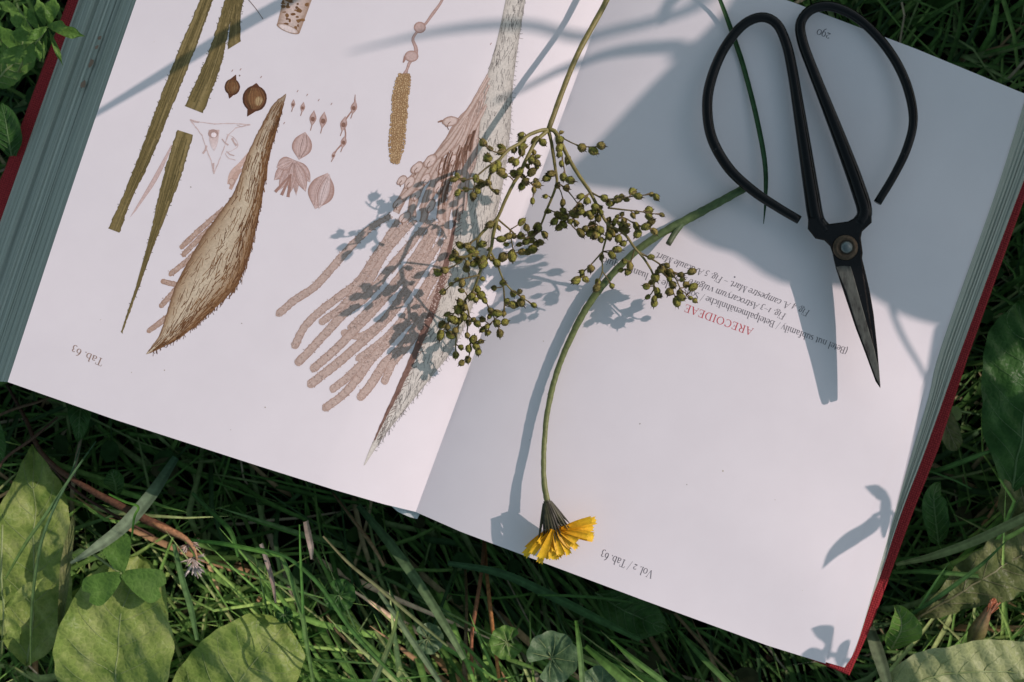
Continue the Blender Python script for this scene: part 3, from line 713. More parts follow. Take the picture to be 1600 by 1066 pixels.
# ------------------------------------------------------------------ lettering: broad and hairline strokes with thin serifs
T_, t_ = .105, .036
def ar(cx, cy, rx, ry, a0, a1, n=12):
    return [(cx+rx*math.cos(math.radians(a0+(a1-a0)*i/n)), cy+ry*math.sin(math.radians(a0+(a1-a0)*i/n))) for i in range(n+1)]
def st(x, a=0, b=.68): return ([(x, a), (x, b)], T_)
def sf(x0, x1, y): return ([(x0, y), (x1, y)], t_)
GL = {
 'A': (.68, [([(.06, 0), (.33, .68)], t_), ([(.33, .68), (.60, 0)], T_), sf(.15, .48, .23), sf(0, .16, 0), sf(.5, .7, 0)]),
 'R': (.68, [st(.15), sf(.03, .28, 0), sf(.03, .35, .68), (ar(.35, .51, .17, .17, 90, -90), 0), sf(.15, .38, .34), ([(.36, .34), (.58, 0)], T_), sf(.52, .68, 0)]),
 'E': (.6, [st(.15), sf(.03, .53, 0), sf(.03, .5, .68), sf(.15, .38, .35), ([(.53, 0), (.55, .17)], t_), ([(.5, .68), (.5, .53)], t_), ([(.38, .26), (.38, .44)], t_)]),
 'C': (.66, [(ar(.35, .34, .29, .34, 45, 315, 20), 0), ([(.57, .68), (.57, .48)], t_)]),
 'O': (.74, [(ar(.37, .34, .31, .34, 0, 360, 26), 0)]),
 'I': (.32, [st(.16), sf(.03, .29, 0), sf(.03, .29, .68)]),
 'D': (.72, [st(.15), sf(.03, .35, 0), sf(.03, .35, .68), (ar(.34, .34, .31, .34, 90, -90, 18), 0)]),
 'B': (.62, [st(.15), sf(.03, .35, 0), sf(.03, .33, .68), (ar(.33, .515, .17, .165, 90, -90), 0), (ar(.33, .175, .21, .175, 90, -90), 0), sf(.15, .35, .35)]),
 'S': (.5, [(ar(.26, .51, .17, .17, 40, 230), 0), ([(.14, .42), (.38, .25)], T_), (ar(.25, .17, .19, .17, 40, -150), 0)]),
 'F': (.56, [st(.15), sf(.03, .28, 0), sf(.03, .5, .68), sf(.15, .38, .35), ([(.5, .68), (.5, .53)], t_)]),
 'M': (.86, [([(.13, 0), (.13, .68)], t_), ([(.13, .68), (.42, 0)], T_), ([(.42, 0), (.71, .68)], t_), st(.72), sf(.02, .24, 0), sf(.6, .84, 0), sf(.02, .16, .68), sf(.7, .84, .68)]),
 'V': (.66, [([(.07, .68), (.33, 0)], T_), ([(.33, 0), (.58, .68)], t_), sf(0, .18, .68), sf(.48, .66, .68)]),
 'T': (.62, [st(.31), sf(.18, .44, 0), sf(.04, .58, .68), ([(.04, .68), (.04, .52)], t_), ([(.58, .68), (.58, .52)], t_)]),
 'a': (.46, [(ar(.2, .12, .14, .12, 70, 360, 14), 0), st(.33, .02, .33), (ar(.22, .33, .11, .12, 0, 160), 0), ([(.33, .02), (.44, .02)], t_)]),
 'b': (.52, [st(.12, 0, .72), (ar(.26, .225, .19, .225, 150, -150, 16), 0), sf(.02, .12, .72)]),
 'c': (.42, [(ar(.23, .225, .18, .225, 50, 320, 16), 0)]),
 'd': (.53, [st(.4, 0, .72), (ar(.24, .225, .18, .225, 30, 330, 16), 0), sf(.3, .4, .72)]),
 'e': (.45, [(ar(.23, .225, .18, .225, 5, 320, 18), 0), sf(.06, .41, .24)]),
 'f': (.32, [st(.13, 0, .58), (ar(.23, .58, .1, .13, 180, 30), 0), sf(.02, .28, .44), sf(.03, .25, 0)]),
 'g': (.48, [(ar(.22, .28, .14, .165, 0, 360, 16), 0), (ar(.23, -.1, .19, .1, 0, 360, 16), 0), ([(.12, .14), (.1, .06), (.3, 0)], t_), ([(.32, .4), (.44, .44)], t_)]),
 'h': (.54, [st(.12, 0, .72), (ar(.27, .3, .15, .15, 160, 0), 0), st(.42, 0, .3), sf(.02, .22, 0), sf(.32, .52, 0)]),
 'i': (.27, [st(.13, 0, .45), sf(.03, .24, 0), sf(.03, .13, .45), ([(.13, .58), (.13, .66)], .1)]),
 'l': (.27, [st(.13, 0, .72), sf(.03, .24, 0), sf(.03, .13, .72)]),
 'm': (.80, [st(.12, 0, .45), (ar(.26, .3, .14, .15, 160, 0), 0), st(.4, 0, .3), (ar(.54, .3, .14, .15, 160, 0), 0), st(.68, 0, .3), sf(.02, .22, 0), sf(.3, .5, 0), sf(.58, .78, 0)]),
 'n': (.54, [st(.12, 0, .45), (ar(.27, .3, .15, .15, 160, 0), 0), st(.42, 0, .3), sf(.02, .22, 0), sf(.32, .52, 0)]),
 'o': (.48, [(ar(.24, .225, .19, .225, 0, 360, 20), 0)]),
 'p': (.53, [st(.12, -.22, .45), (ar(.27, .225, .19, .225, 150, -150, 16), 0), sf(.02, .22, -.22)]),
 'q': (.53, [st(.41, -.22, .45), (ar(.24, .225, .18, .225, 30, 330, 16), 0), sf(.31, .51, -.22)]),
 'r': (.38, [st(.12, 0, .45), (ar(.25, .3, .12, .14, 170, 40), 0), sf(.02, .24, 0), ([(.33, .36), (.33, .4)], .1)]),
 's': (.38, [(ar(.2, .335, .12, .115, 40, 220), 0), ([(.11, .28), (.28, .17)], T_), (ar(.19, .115, .13, .115, 40, -140), 0)]),
 't': (.31, [([(.13, .06), (.13, .58)], T_), (ar(.21, .1, .08, .1, 180, 330), 0), sf(.02, .26, .44)]),
 'u': (.54, [st(.12, .12, .45), (ar(.25, .14, .13, .14, 180, 340), 0), st(.42, 0, .45), sf(.02, .12, .45), sf(.32, .42, .45), sf(.42, .52, .01)]),
 'v': (.48, [([(.06, .45), (.24, 0)], T_), ([(.24, 0), (.42, .45)], t_), sf(0, .15, .45), sf(.34, .48, .45)]),
 'y': (.48, [([(.06, .45), (.25, 0)], T_), ([(.42, .45), (.2, -.18), (.08, -.2)], t_), sf(0, .15, .45), sf(.34, .48, .45)]),
 '(': (.3, [(ar(.36, .25, .24, .5, 125, 235), 0)]), '/': (.36, [([(.02, -.12), (.32, .74)], t_)]), '-': (.3, [sf(.04, .26, .2)]), '–': (.5, [sf(.04, .46, .22)]),
 '.': (.22, [([(.1, 0), (.1, .09)], .1)]), ' ': (.25, []),
 '1': (.34, [st(.17, 0, .45), sf(.05, .29, 0), ([(.05, .38), (.17, .45)], t_)]), '2': (.44, [(ar(.21, .32, .14, .13, 160, -30), 0), ([(.33, .26), (.07, .02)], t_), ([(.06, .03), (.38, .03)], .09)]),
 '3': (.42, [(ar(.2, .33, .12, .12, 150, -80), 0), (ar(.19, .02, .16, .19, 80, -140), 0)]), '4': (.46, [st(.3, -.2, .45), ([(.3, .45), (.04, .02)], t_), sf(.03, .42, .01)]),
 '5': (.42, [([(.1, .45), (.34, .45)], .08), ([(.1, .45), (.09, .24)], t_), (ar(.19, .06, .17, .19, 120, -140), 0)]), '6': (.46, [(ar(.23, .2, .16, .2, 0, 360, 18), 0), (ar(.38, .2, .31, .48, 180, 100), 0)]),
 '9': (.46, [(ar(.23, .24, .16, .2, 0, 360, 18), 0), (ar(.08, .24, .31, .48, 0, -80), 0)]), '0': (.48, [(ar(.24, .225, .19, .225, 0, 360, 20), 0)]),
}
GL['ä'] = (GL['a'][0], GL['a'][1]+[([(.12, .56), (.12, .63)], .09), ([(.3, .56), (.3, .63)], .09)])
def lettering(text, p0, p1, em, material, parent, name='lettering', slant=0, e=7e-5, weight=.9, track=0):
    p0 = np.array(p0, float); p1 = np.array(p1, float)
    r = (p1-p0); L = np.linalg.norm(r); r /= L; up = np.array((r[1], -r[0]))
    adv = sum(GL[c][0]+track for c in text)
    sx = L/adv
    v = []; f = []; x = 0
    for c in text:
        for pts, w in GL[c][1]:
            P = np.array(pts, float)
            if len(P) == 2: P = lerp_poly(P, 4)
            T = np.gradient(P, axis=0); T /= np.linalg.norm(T, axis=1)[:, None]+1e-9
            N = np.stack([-T[:, 1], T[:, 0]], 1)
            b = len(v)
            for i in range(len(P)):
                ww = w if w else t_+(T_-t_)*abs(T[i][1])**1.3
                for s in (-.5, .5):
                    g = P[i]+N[i]*s*ww*weight
                    q = p0+r*((x+g[0])*sx+slant*g[1]*em)+up*g[1]*em
                    v.append(PG(q[0], q[1], e))
                if i: f.append((b+2*i-2, b+2*i-1, b+2*i+1, b+2*i))
        x += GL[c][0]+track
    return obj(name, v, f, material, parent)
lettering('ARECOIDEAE', (1178, 514), (1071, 475), 17, M['inkred'], right_page, track=.06)
lettering('(Betel nut subfamily / Betelpalmenähnliche / Sous', (1326, 545), (1070, 450), 15, M['ink'], right_page)
lettering('ale', (1052, 443), (1035, 437), 15, M['ink'], right_page)
lettering('luant', (1014, 428), (987, 418), 15, M['ink'], right_page)
lettering('quic', (967, 411), (944, 402), 15, M['ink'], right_page)
lettering('Fig. 1–3 Astrocaryum vulgare Mart.', (1229, 491), (1047, 424), 15, M['ink'], right_page, slant=.22)
lettering('Fig. 4 A. campestre Mart. – Fig. 5 A. acaule Mart.', (1266, 486), (1026, 394), 15, M['ink'], right_page, slant=.22)
lettering('Vol. 2 / Tab. 63', (1022, 893), (941, 861), 18, M['ink'], right_page)
lettering('290', (1299, 53), (1278, 45), 19, M['ink'], right_page)
lettering('Tab. 63', (163, 562), (114, 541), 17, M['inkbrown'], left_page)
pr = Print(); pr.disc(1148, 433, 1.3, 1.3, hexc('5a5a60'), rings=1, n=8); pr.build('printed_dot', right_page)
# dust and pollen on the paper
rs = random.Random(12)
for k in range(26):
    x, y = (rs.uniform(120, 620), rs.uniform(60, 700)) if k % 2 else (rs.uniform(760, 1420), rs.uniform(330, 980))
    if y > 560+.36*x or (x > 1400-.3*(y-600) and y > 600): continue
    r = rs.uniform(.5, 1.3); pr = Print(); pr.disc(x, y, r, r*rs.uniform(.5, 1), mixc(hexc('6b5a48'), hexc('b7a88c'), rs.random()), rot=rs.uniform(0, 3), rings=1, n=6); pr.build('speck', left_page if k % 2 else right_page)

# ------------------------------------------------------------------ scissors
sc = empty('scissors', (0, 0, 0), 'black iron florist scissors with open loop handles lying on the right page', 'scissors')
def zsc(px, py):
    """scissors lie in a plane rising slightly to the tip"""
    d = (px-1230)*.28+(py-60)*.96
    return H+.0022+.0092*min(max(d/560, 0), 1.0)
def handle(pts, w, dz=0):
    P = smooth(pts, 110)
    wp = [W(x, y, zsc(x, y)+dz) for x, y in P]
    v, f, u = tube(wp, [a*S*.46 for a in w], 16, flat=.95)
    return obj('handle', v, f, M['lacquer'], sc)
handle([(1290, 362), (1276, 344), (1268, 300), (1258, 235), (1247, 165), (1238, 110), (1229, 70), (1214, 38), (1190, 27), (1160, 40), (1131, 77), (1112, 122), (1105, 165), (1112, 215), (1138, 262), (1175, 297), (1215, 324), (1249, 344)],
       [27, 27, 25, 23, 21, 19, 18, 17, 17, 17, 17, 18, 18, 18, 18, 17, 16, 15])
handle([(1340, 352), (1351, 332), (1340, 292), (1318, 232), (1293, 168), (1270, 110), (1254, 66), (1251, 36), (1268, 15), (1298, 10), (1335, 25), (1370, 56), (1399, 95), (1419, 140), (1427, 188), (1417, 232), (1397, 274), (1371, 317)],
       [25, 26, 25, 23, 21, 19, 18, 18, 17, 17, 16, 16, 16, 16, 15, 15, 14, 14], .0006)
def plate(name, poly, z0, z1, m, ch=.0007):
    v, f = prism(poly, z0, z1, ch, lambda x, y: zsc(x, y)); return obj(name, v, f, m, sc, smooth_shade=False)
# lower half (left handle to right blade), upper half (right handle to left-leaning blade)
plate('shank', [(1263, 340), (1262, 358), (1274, 373), (1288, 376), (1297, 385), (1303, 402), (1307, 416), (1346, 412), (1348, 395), (1345, 372), (1347, 362), (1362, 348), (1362, 336), (1340, 338), (1325, 346), (1296, 350), (1288, 350), (1286, 340)], -.0012, .0034, M['lacquer'])
plate('blade', [(1345, 396), (1351, 420), (1359, 455), (1365, 490), (1371, 545), (1376, 606), (1366, 585), (1350, 530), (1332, 470), (1312, 400)], -.0014, .0012, M['lacquer'], .0004)
bl = plate('blade', [(1301, 398), (1345, 396), (1350, 430), (1357, 480), (1366, 540), (1374, 585), (1375.5, 607), (1368, 596), (1352, 552), (1337, 513), (1320, 462), (1306, 420)], .0013, .0036, M['lacquer'], .0006)
v, f = prism([(1306, 417), (1314, 415), (1329, 416), (1333, 428), (1344, 468), (1356, 510), (1366, 545), (1374, 580), (1375, 603), (1368, 590), (1352, 546), (1338, 508), (1322, 456)], .0030, .00385, .0003, lambda x, y: zsc(x, y))
ground_face = obj('ground_bevel', v, f, M['steel'], bl, smooth_shade=False)
def lathe(cx, cy, prof, n=24, zb=0):
    v = []; 
    for r, z in prof:
        for k in range(n):
            a = 2*math.pi*k/n; px, py = cx+r*math.cos(a), cy+r*math.sin(a)
            v.append(W(px, py, zsc(cx, cy)+zb+z))
    f = grid_faces(len(prof), n, True); f.append(tuple(range((len(prof)-1)*n, len(prof)*n)))
    return v, f
v, f = lathe(1321, 387, [(20, .003), (20, .0042), (18.5, .0047), (13, .0050), (11, .0046), (10, .0046)])
wsh = obj('washer', v, f, M['brass'], sc)
v, f = lathe(1323, 386.5, [(10, .0046), (9.6, .0056), (7, .0064), (3, .0067), (.4, .0068)])
obj('rivet', v, f, M['screw'], wsh)

# ------------------------------------------------------------------ thin stems helper
def stem_obj(name, pts, w, col, mat_, parent, n=26, flat=1.0, sides=8, jitter=0):
    P = smooth(pts, n); wp = [W(x, y, z) for x, y, z in P]
    v, f, u = tube(wp, [a*S*.5 for a in (w if not np.isscalar(w) else [w, w])], sides, flat, jitter=jitter)
    cc = [mixc(col[0], col[1], min(max(i/len(v), 0), 1)) for i in range(len(v))]
    return obj(name, v, f, mat_, parent, cols=cc)

# ------------------------------------------------------------------ yellow hawkweed
YG0, YG1 = (.075, .115, .03), (.13, .16, .05)
fl = empty('cut_flower', (0, 0, 0), 'yellow daisy-like flower with long bent green stem lying on the right page', 'flower')
def onp(px, py, d): return (px, py, page_z(px, py)+d)
fpath = [(1163, 294), (1120, 318), (1070, 345), (1030, 367), (990, 396), (950, 436), (916, 482), (890, 532), (870, 582), (856, 640), (850, 700), (850, 750), (856, 788)]
fdz = [.0032, .0038, .0048, .0062, .0068, .0056, .0042, .0038, .004, .0048, .0062, .0085, .0105]
stem_obj('stem', [onp(x, y, d) for (x, y), d in zip(fpath, fdz)], [13, 13, 14, 12, 11, 11, 11, 10, 9, 9, 8, 8, 10], ((.05, .095, .03), (.16, .17, .055)), M['plant'], fl, 110, 1.0, 10, .16)
stem_obj('side_stem', [onp(1070, 343, .0048), onp(1056, 362, .006), onp(1044, 382, .0075)], [11, 10, 9], ((.05, .10, .035), (.09, .10, .05)), M['plant'], fl, 12)
# calyx: a flared cup of dark bracts
cz = page_z(862, 800)+.0115
a0 = np.array((854, 782.)); a1 = np.array((872, 838.)); ax = (a1-a0); AL = np.linalg.norm(ax); ax /= AL; an = np.array((-ax[1], ax[0]))
v = []; cc = []
for i, (t, r) in enumerate(((0, 5), (.2, 7.5), (.4, 10), (.6, 13.5), (.8, 17), (1, 15), (1.06, 4))):
    c = a0+ax*AL*t
    for k in range(18):
        a = 2*math.pi*k/18; rr = r*(1+.1*(k % 2))
        p_ = c+an*rr*math.cos(a)
        v.append(W(p_[0], p_[1], cz+rr*S*math.sin(a)*.9-.0012*t)); cc.append(mixc((.07, .075, .03), (.035, .03, .014), (k % 3)/2))
obj('calyx', v, grid_faces(7, 18, True), M['plant'], fl, cols=cc)
for k in range(11):
    th = -1.3+2.6*k/10+random.uniform(-.1, .1); dv = ax*math.cos(th*.25)-an*math.sin(th*.36); dv /= np.linalg.norm(dv)
    b0 = a0+ax*AL*.06-an*4.5*math.sin(th); b1 = b0+dv*random.uniform(42, 66); zt = .0036*math.cos(th)+.0008
    L = smooth([(b0[0], b0[1], cz+zt), ((b0[0]+b1[0])/2, (b0[1]+b1[1])/2, cz+zt*1.15+.0006), (b1[0], b1[1], cz+zt*1.05)], 6)
    v = []; 
    for i, q in enumerate(L):
        w = 3.0*(1-(i/5)**2*.85)
        for s in (-1, 0, 1): v.append(W(q[0]-dv[1]*w*s, q[1]+dv[0]*w*s, q[2]+(.0006 if s == 0 else 0)))
    dk = random.random(); obj('bract', v, grid_faces(6, 3), M['plant'], fl, cols=[mixc((.022, .018, .01), (.09, .085, .035), dk*.7)]*len(v))
# ray florets, two loose rows; bunch on the left, fan on the right
def ray(th, ln, w, zt, droop, base=(866, 822)):
    d = np.array((math.sin(th), math.cos(th))); n_ = np.array((d[1], -d[0]))
    b = np.array(base)+d*6; ln = ln*.94+2; cv = random.uniform(-5, 5)
    v = []; cc = []; sh = random.uniform(0, .25)
    N = 8
    for i in range(N):
        t = i/(N-1); q = b+d*ln*t+n_*cv*t*t; ww = w*(.5+.6*math.sin(min(t*1.25, 1)*math.pi*.5))
        for k in range(5):
            s = (k-2)/2; notch = (2.5 if k in (1, 3) else 0)*(1 if i == N-1 else 0)
            z = cz+zt*(1-t)+droop*t+.0011*(s*s)*(1-.4*t)
            qq = q+n_*s*ww-d*notch
            v.append(W(qq[0], qq[1], max(z, page_z(qq[0], qq[1])+.0008 if qq[1] < 835+.375*(qq[0]-732) else H-.02)))
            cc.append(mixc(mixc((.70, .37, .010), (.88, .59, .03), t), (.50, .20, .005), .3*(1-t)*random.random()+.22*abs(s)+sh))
    return obj('petal', v, grid_faces(N, 5), M['petal'], fl, cols=cc)
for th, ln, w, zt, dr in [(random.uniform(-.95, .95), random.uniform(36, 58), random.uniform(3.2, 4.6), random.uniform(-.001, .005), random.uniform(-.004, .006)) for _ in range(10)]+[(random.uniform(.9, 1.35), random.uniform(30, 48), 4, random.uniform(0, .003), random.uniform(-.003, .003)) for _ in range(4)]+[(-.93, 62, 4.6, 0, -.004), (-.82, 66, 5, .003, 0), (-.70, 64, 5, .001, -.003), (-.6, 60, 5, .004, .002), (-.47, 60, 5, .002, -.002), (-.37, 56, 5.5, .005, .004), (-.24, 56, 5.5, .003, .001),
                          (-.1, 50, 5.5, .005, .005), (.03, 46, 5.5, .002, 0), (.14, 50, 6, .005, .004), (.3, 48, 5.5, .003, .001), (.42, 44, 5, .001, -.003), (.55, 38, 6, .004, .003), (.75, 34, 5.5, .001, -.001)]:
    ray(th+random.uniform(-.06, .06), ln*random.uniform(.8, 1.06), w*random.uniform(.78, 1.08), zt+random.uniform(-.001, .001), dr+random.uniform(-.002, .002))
for th, ln, w, zt, dr in ((1.28, 58, 5, .001, -.002), (1.46, 60, 5.5, .003, .0), (1.62, 56, 5, .002, -.001), (1.78, 66, 5.2, .0035, .002), (1.92, 58, 5.5, .002, .004), (1.38, 46, 5, .004, .004)):
    ray(th-.02+random.uniform(-.04, .04), ln*random.uniform(.82, .96), w*random.uniform(.8, 1.1), zt, dr+random.uniform(-.001, .002), (871, 828))

# ------------------------------------------------------------------ seed panicle
pan = empty('seed_panicle', (0, 0, 0), 'dried rush panicle with round green-brown seed capsules lying across the book gutter', 'dried plant')
BR_ = [
 ([(985, -90, 3), (948, 0, 6), (905, 80, 13), (880, 140, 20), (857, 203, 27)], (10, 8)),
 ([(857, 203, 27), (868, 207, 28), (890, 250, 29), (905, 275, 30), (922, 300, 31), (935, 325, 31), (950, 350, 29), (975, 365, 25), (992, 388, 22), (1006, 404, 20), (1020, 428, 18), (1022, 452, 17)], (7, 3)),
 ([(998, 394, 21), (1022, 407, 20), (1045, 422, 20), (1064, 428, 20), (1081, 425, 20)], (3.4, 1.8)),
 ([(1045, 422, 20), (1056, 436, 20), (1064, 452, 19), (1076, 462, 18)], (2.6, 1.6)), ([(1030, 415, 20), (1043, 436, 19), (1050, 452, 18), (1057, 468, 17)], (2.4, 1.5)),
 ([(922, 300, 31), (945, 311, 33), (965, 310, 33), (997, 306, 32), (1018, 304, 32)], (3, 1.6)), ([(950, 325, 31), (975, 328, 33), (995, 330, 33), (1014, 333, 33), (1034, 336, 33)], (3, 1.5)),
 ([(950, 345, 29), (948, 368, 25), (942, 392, 22), (941, 408, 20), (941, 425, 19), (934, 441, 18)], (4, 1.8)), ([(942, 393, 22), (925, 412, 20), (912, 425, 19), (902, 437, 18)], (2.8, 1.6)), ([(941, 424, 19), (956, 445, 17)], (2.2, 1.5)),
 ([(992, 388, 22), (987, 405, 20), (983, 418, 19), (972, 424, 18)], (2.8, 1.6)), ([(950, 350, 29), (972, 340, 31), (992, 350, 30), (1010, 356, 29), (1022, 362, 28)], (2.6, 1.5)),
 ([(935, 325, 31), (915, 332, 32), (897, 340, 31), (890, 348, 30)], (3, 1.6)), ([(935, 330, 31), (930, 350, 30), (935, 368, 28)], (2.6, 1.6)), ([(922, 302, 31), (908, 312, 33), (898, 325, 33)], (3, 2)),
 ([(872, 212, 28), (900, 226, 30), (925, 230, 31), (939, 228, 31)], (2.4, 1.5)), ([(868, 208, 28), (876, 232, 30), (880, 256, 31), (884, 276, 31)], (3, 2)),
 ([(857, 203, 27), (862, 225, 26), (868, 265, 25), (870, 286, 24), (862, 310, 21), (855, 326, 19), (848, 345, 16), (841, 360, 14), (830, 374, 13), (812, 382, 12)], (6, 2.4)),
 ([(870, 286, 24), (882, 293, 25), (895, 308, 26), (905, 322, 27)], (2.6, 1.6)), ([(855, 326, 19), (870, 334, 20), (880, 345, 19)], (2.2, 1.5)), ([(870, 288, 24), (878, 305, 23), (880, 335, 21)], (2, 1.3)),
 ([(857, 203, 27), (845, 204, 29), (825, 212, 33), (812, 224, 36), (795, 234, 39), (782, 248, 41), (771, 262, 42), (764, 280, 42), (767, 294, 42), (776, 302, 41)], (6, 4)),
 ([(782, 248, 41), (762, 261, 43), (742, 277, 44), (726, 281, 45), (709, 281, 45)], (3.4, 1.6)), ([(764, 284, 42), (746, 294, 43), (728, 297, 43), (714, 302, 43)], (3, 1.5)), ([(795, 234, 39), (776, 238, 43), (764, 232, 44), (755, 224, 44)], (3, 1.6)), ([(742, 280, 44), (740, 296, 43), (738, 307, 42)], (2, 1.4)),
 ([(857, 203, 27), (838, 221, 30), (823, 248, 33), (812, 272, 34), (803, 286, 34), (790, 312, 34), (777, 341, 34), (762, 355, 34), (748, 371, 34), (745, 388, 33), (732, 400, 33), (714, 402, 33)], (6.5, 4)),
 ([(812, 272, 34), (822, 282, 32), (834, 292, 30), (832, 312, 27)], (2.6, 1.5)), ([(823, 248, 33), (832, 248, 34), (840, 260, 33)], (2.4, 1.6)), ([(812, 225, 36), (815, 240, 36), (805, 254, 36)], (3, 2)),
 ([(777, 342, 34), (771, 366, 32), (766, 393, 29), (752, 420, 25), (745, 440, 22), (738, 456, 20), (727, 469, 18), (722, 490, 15), (715, 515, 12), (712, 538, 9), (713, 554, 8)], (6, 2)),
 ([(777, 342, 34), (797, 359, 26), (812, 372, 20), (830, 370, 17), (842, 360, 16)], (3.2, 1.8)), ([(797, 359, 26), (800, 380, 18), (805, 395, 14), (822, 392, 12)], (2.6, 1.6)),
 ([(766, 393, 29), (776, 411, 26), (785, 434, 23), (796, 450, 20), (813, 463, 18), (833, 476, 17)], (3.6, 1.8)), ([(785, 434, 23), (788, 465, 18), (786, 488, 14), (772, 500, 11), (760, 514, 9), (764, 520, 8)], (3, 1.6)),
 ([(727, 469, 18), (733, 495, 14), (730, 520, 11), (736, 540, 9), (732, 560, 8)], (3, 1.7)), ([(738, 456, 20), (757, 469, 17), (766, 486, 14), (776, 504, 11), (781, 520, 10)], (2.8, 1.5)),
 ([(745, 388, 33), (718, 410, 33), (696, 423, 32), (684, 427, 32)], (3, 1.6)), ([(748, 430, 24), (715, 439, 26), (694, 455, 25)], (3, 1.6)), ([(727, 470, 18), (706, 494, 15), (697, 510, 13), (689, 523, 12)], (2.6, 1.5)), ([(735, 535, 10), (745, 540, 9), (748, 550, 8)], (2, 1.4)), ([(748, 371, 34), (730, 382, 34), (718, 384, 34)], (3.5, 2)),
]
samples = []
for bi, (pts, w) in enumerate(BR_):
    P3 = [(x, y, max(page_z(x, y), H-.004)+d*.001) for x, y, d in pts]
    nn = max(6, len(pts)*5)
    stem_obj('stem' if bi == 0 else 'branch', P3, [w[0], (w[0]+w[1])/2, w[1]], ((.20, .175, .05), (.16, .13, .04)) if w[0] > 3.5 else ((.15, .12, .04), (.11, .07, .03)), M['plant'], pan, nn, 1.0, 7, .12)
    if bi > 0:
        Q = smooth(P3, nn*2)
        for i, q in enumerate(Q): samples.append((q[0], q[1], q[2], i/len(Q), bi))
SA = np.array(samples)
CAPS = [(755,223),(766,232),(784,230),(783,237),(762,247),(803,234),(814,210),(816,218),(836,219),(848,223),(816,230),(815,238),(834,238),(832,246),(840,245),(799,250),(806,254),(824,260),(839,261),(777,258),(770,264),(803,271),(812,268),(817,276),(837,282),(821,284),(815,291),(834,297),(832,314),(709,280),(724,281),(728,296),(715,301),(744,279),(746,294),(739,307),(762,286),(776,300),(788,274),(861,271),(852,307),
(877,207),(874,219),(874,231),(874,241),(877,256),(880,277),(871,290),(885,294),(879,317),(891,282),(909,231),(927,236),(939,228),(887,250),(907,307),(917,314),(944,310),(950,315),(957,318),(971,307),(979,312),(997,307),(1018,304),
(856,330),(873,337),(880,330),(866,346),(882,340),(880,351),(840,355),(844,379),(899,329),(896,334),(907,330),(914,335),(920,334),(900,349),(891,346),(930,324),(936,326),(929,331),(939,332),(934,341),(925,352),(907,364),(937,360),(929,369),(939,375),(956,364),(952,371),(966,373),(959,350),(962,345),(954,355),(972,335),(975,346),(974,355),(977,361),(981,352),(995,332),(989,337),(994,354),(996,365),(1009,355),(1014,329),(1014,339),(1034,336),(1022,362),(940,402),(956,399),(923,420),(909,425),(984,416),(981,425),(970,422),(900,438),(915,437),
(1017,402),(1042,415),(1034,421),(1027,425),(1024,434),(1017,442),(1027,455),(1031,462),(1022,467),(1022,474),(1012,464),(1048,429),(1046,437),(1051,445),(1046,456),(1064,430),(1066,437),(1072,445),(1083,449),(1081,425),(1062,459),(1057,472),(1079,466),(956,447),(934,441),(932,450),
(779,356),(765,351),(719,383),(711,396),(716,406),(730,384),(736,390),(742,396),(754,382),(764,390),(754,407),(747,404),(730,412),(729,420),(740,412),(767,404),(776,411),(695,422),(684,426),(705,444),(714,437),(754,436),(786,442),(772,450),(794,369),(802,369),(814,369),(823,356),(839,354),(842,360),(831,366),(822,377),(811,382),(830,375),(832,390),(825,394),(816,394),(799,395),(791,382),(786,402),(800,401),
(692,456),(721,454),(746,452),(737,464),(757,470),(802,459),(812,456),(817,465),(814,473),(792,471),(804,477),(834,477),(726,481),(722,489),(715,485),(699,491),(709,500),(717,502),(732,504),(740,500),(766,485),(776,489),(787,490),(765,494),(754,499),(776,505),(789,504),(761,510),(754,515),(762,520),(781,521),(711,517),(699,512),(688,524),(730,524),(740,530),(751,534),(720,543),(732,545),(744,542),(747,550),(712,555),(731,562),(721,567)]
def capsule_mesh(i):
    r = random.Random(i)
    prof = [(0, -1.0), (.62, -.78), (.95, -.2), (.92, .35), (.58, .82), (.14, 1.0)]
    v = []; cc = []; n = 9
    tone = r.choice([(.17, .165, .03), (.22, .21, .04), (.13, .11, .028), (.21, .17, .045)])
    for j, (rad, z) in enumerate(prof):
        for k in range(n):
            a = 2*math.pi*k/n; q = rad*(1+.11*math.cos(3*a)*(j/5))*r.uniform(.95, 1.05)
            v.append((q*math.cos(a)*.0015, q*math.sin(a)*.0015, z*.0017))
            cc.append(mixc(tone, (.03, .020, .010), max(0, (j-3.2)/2)+(.35 if math.cos(3*a) > .8 else 0)))
    f = grid_faces(len(prof), n, True)
    for k in range(4):      # withered tepals at the mouth and a collar below
        a = 2*math.pi*k/4+r.uniform(-.3, .3); b = len(v)
        for (rr, z, da) in ((.55, .75, -.35), (.55, .75, .35), (.95*r.uniform(.6, 1.1), 1.35*r.uniform(.8, 1.2), 0)):
            v.append((rr*math.cos(a+da)*.0015, rr*math.sin(a+da)*.0015, z*.0017)); cc.append((.055, .04, .016))
        f.append((b, b+1, b+2))
    for k in range(3):      # brown tepals clasping the lower half
        a = 2*math.pi*k/3+r.uniform(-.2, .2); b = len(v)
        for (rr, z, da) in ((.75, -.72, -.42), (.75, -.72, .42), (1.12, -.05, .32), (1.22, .55*r.uniform(.6, 1.2), 0), (1.12, -.05, -.32)):
            v.append((rr*math.cos(a+da)*.0015, rr*math.sin(a+da)*.0015, z*.0017)); cc.append((.13, .105, .035))
        f.append((b, b+1, b+2, b+3, b+4))
    me = bpy.data.meshes.new('seed_capsule'); me.from_pydata(v, [], f)
    ca = me.color_attributes.new('Col', 'FLOAT_COLOR', 'POINT'); q = np.ones((len(v), 4), np.float32); q[:, :3] = cc; ca.data.foreach_set('color', q.ravel())
    me.polygons.foreach_set('use_smooth', [True]*len(me.polygons)); me.materials.append(M['capsule'])
    return me
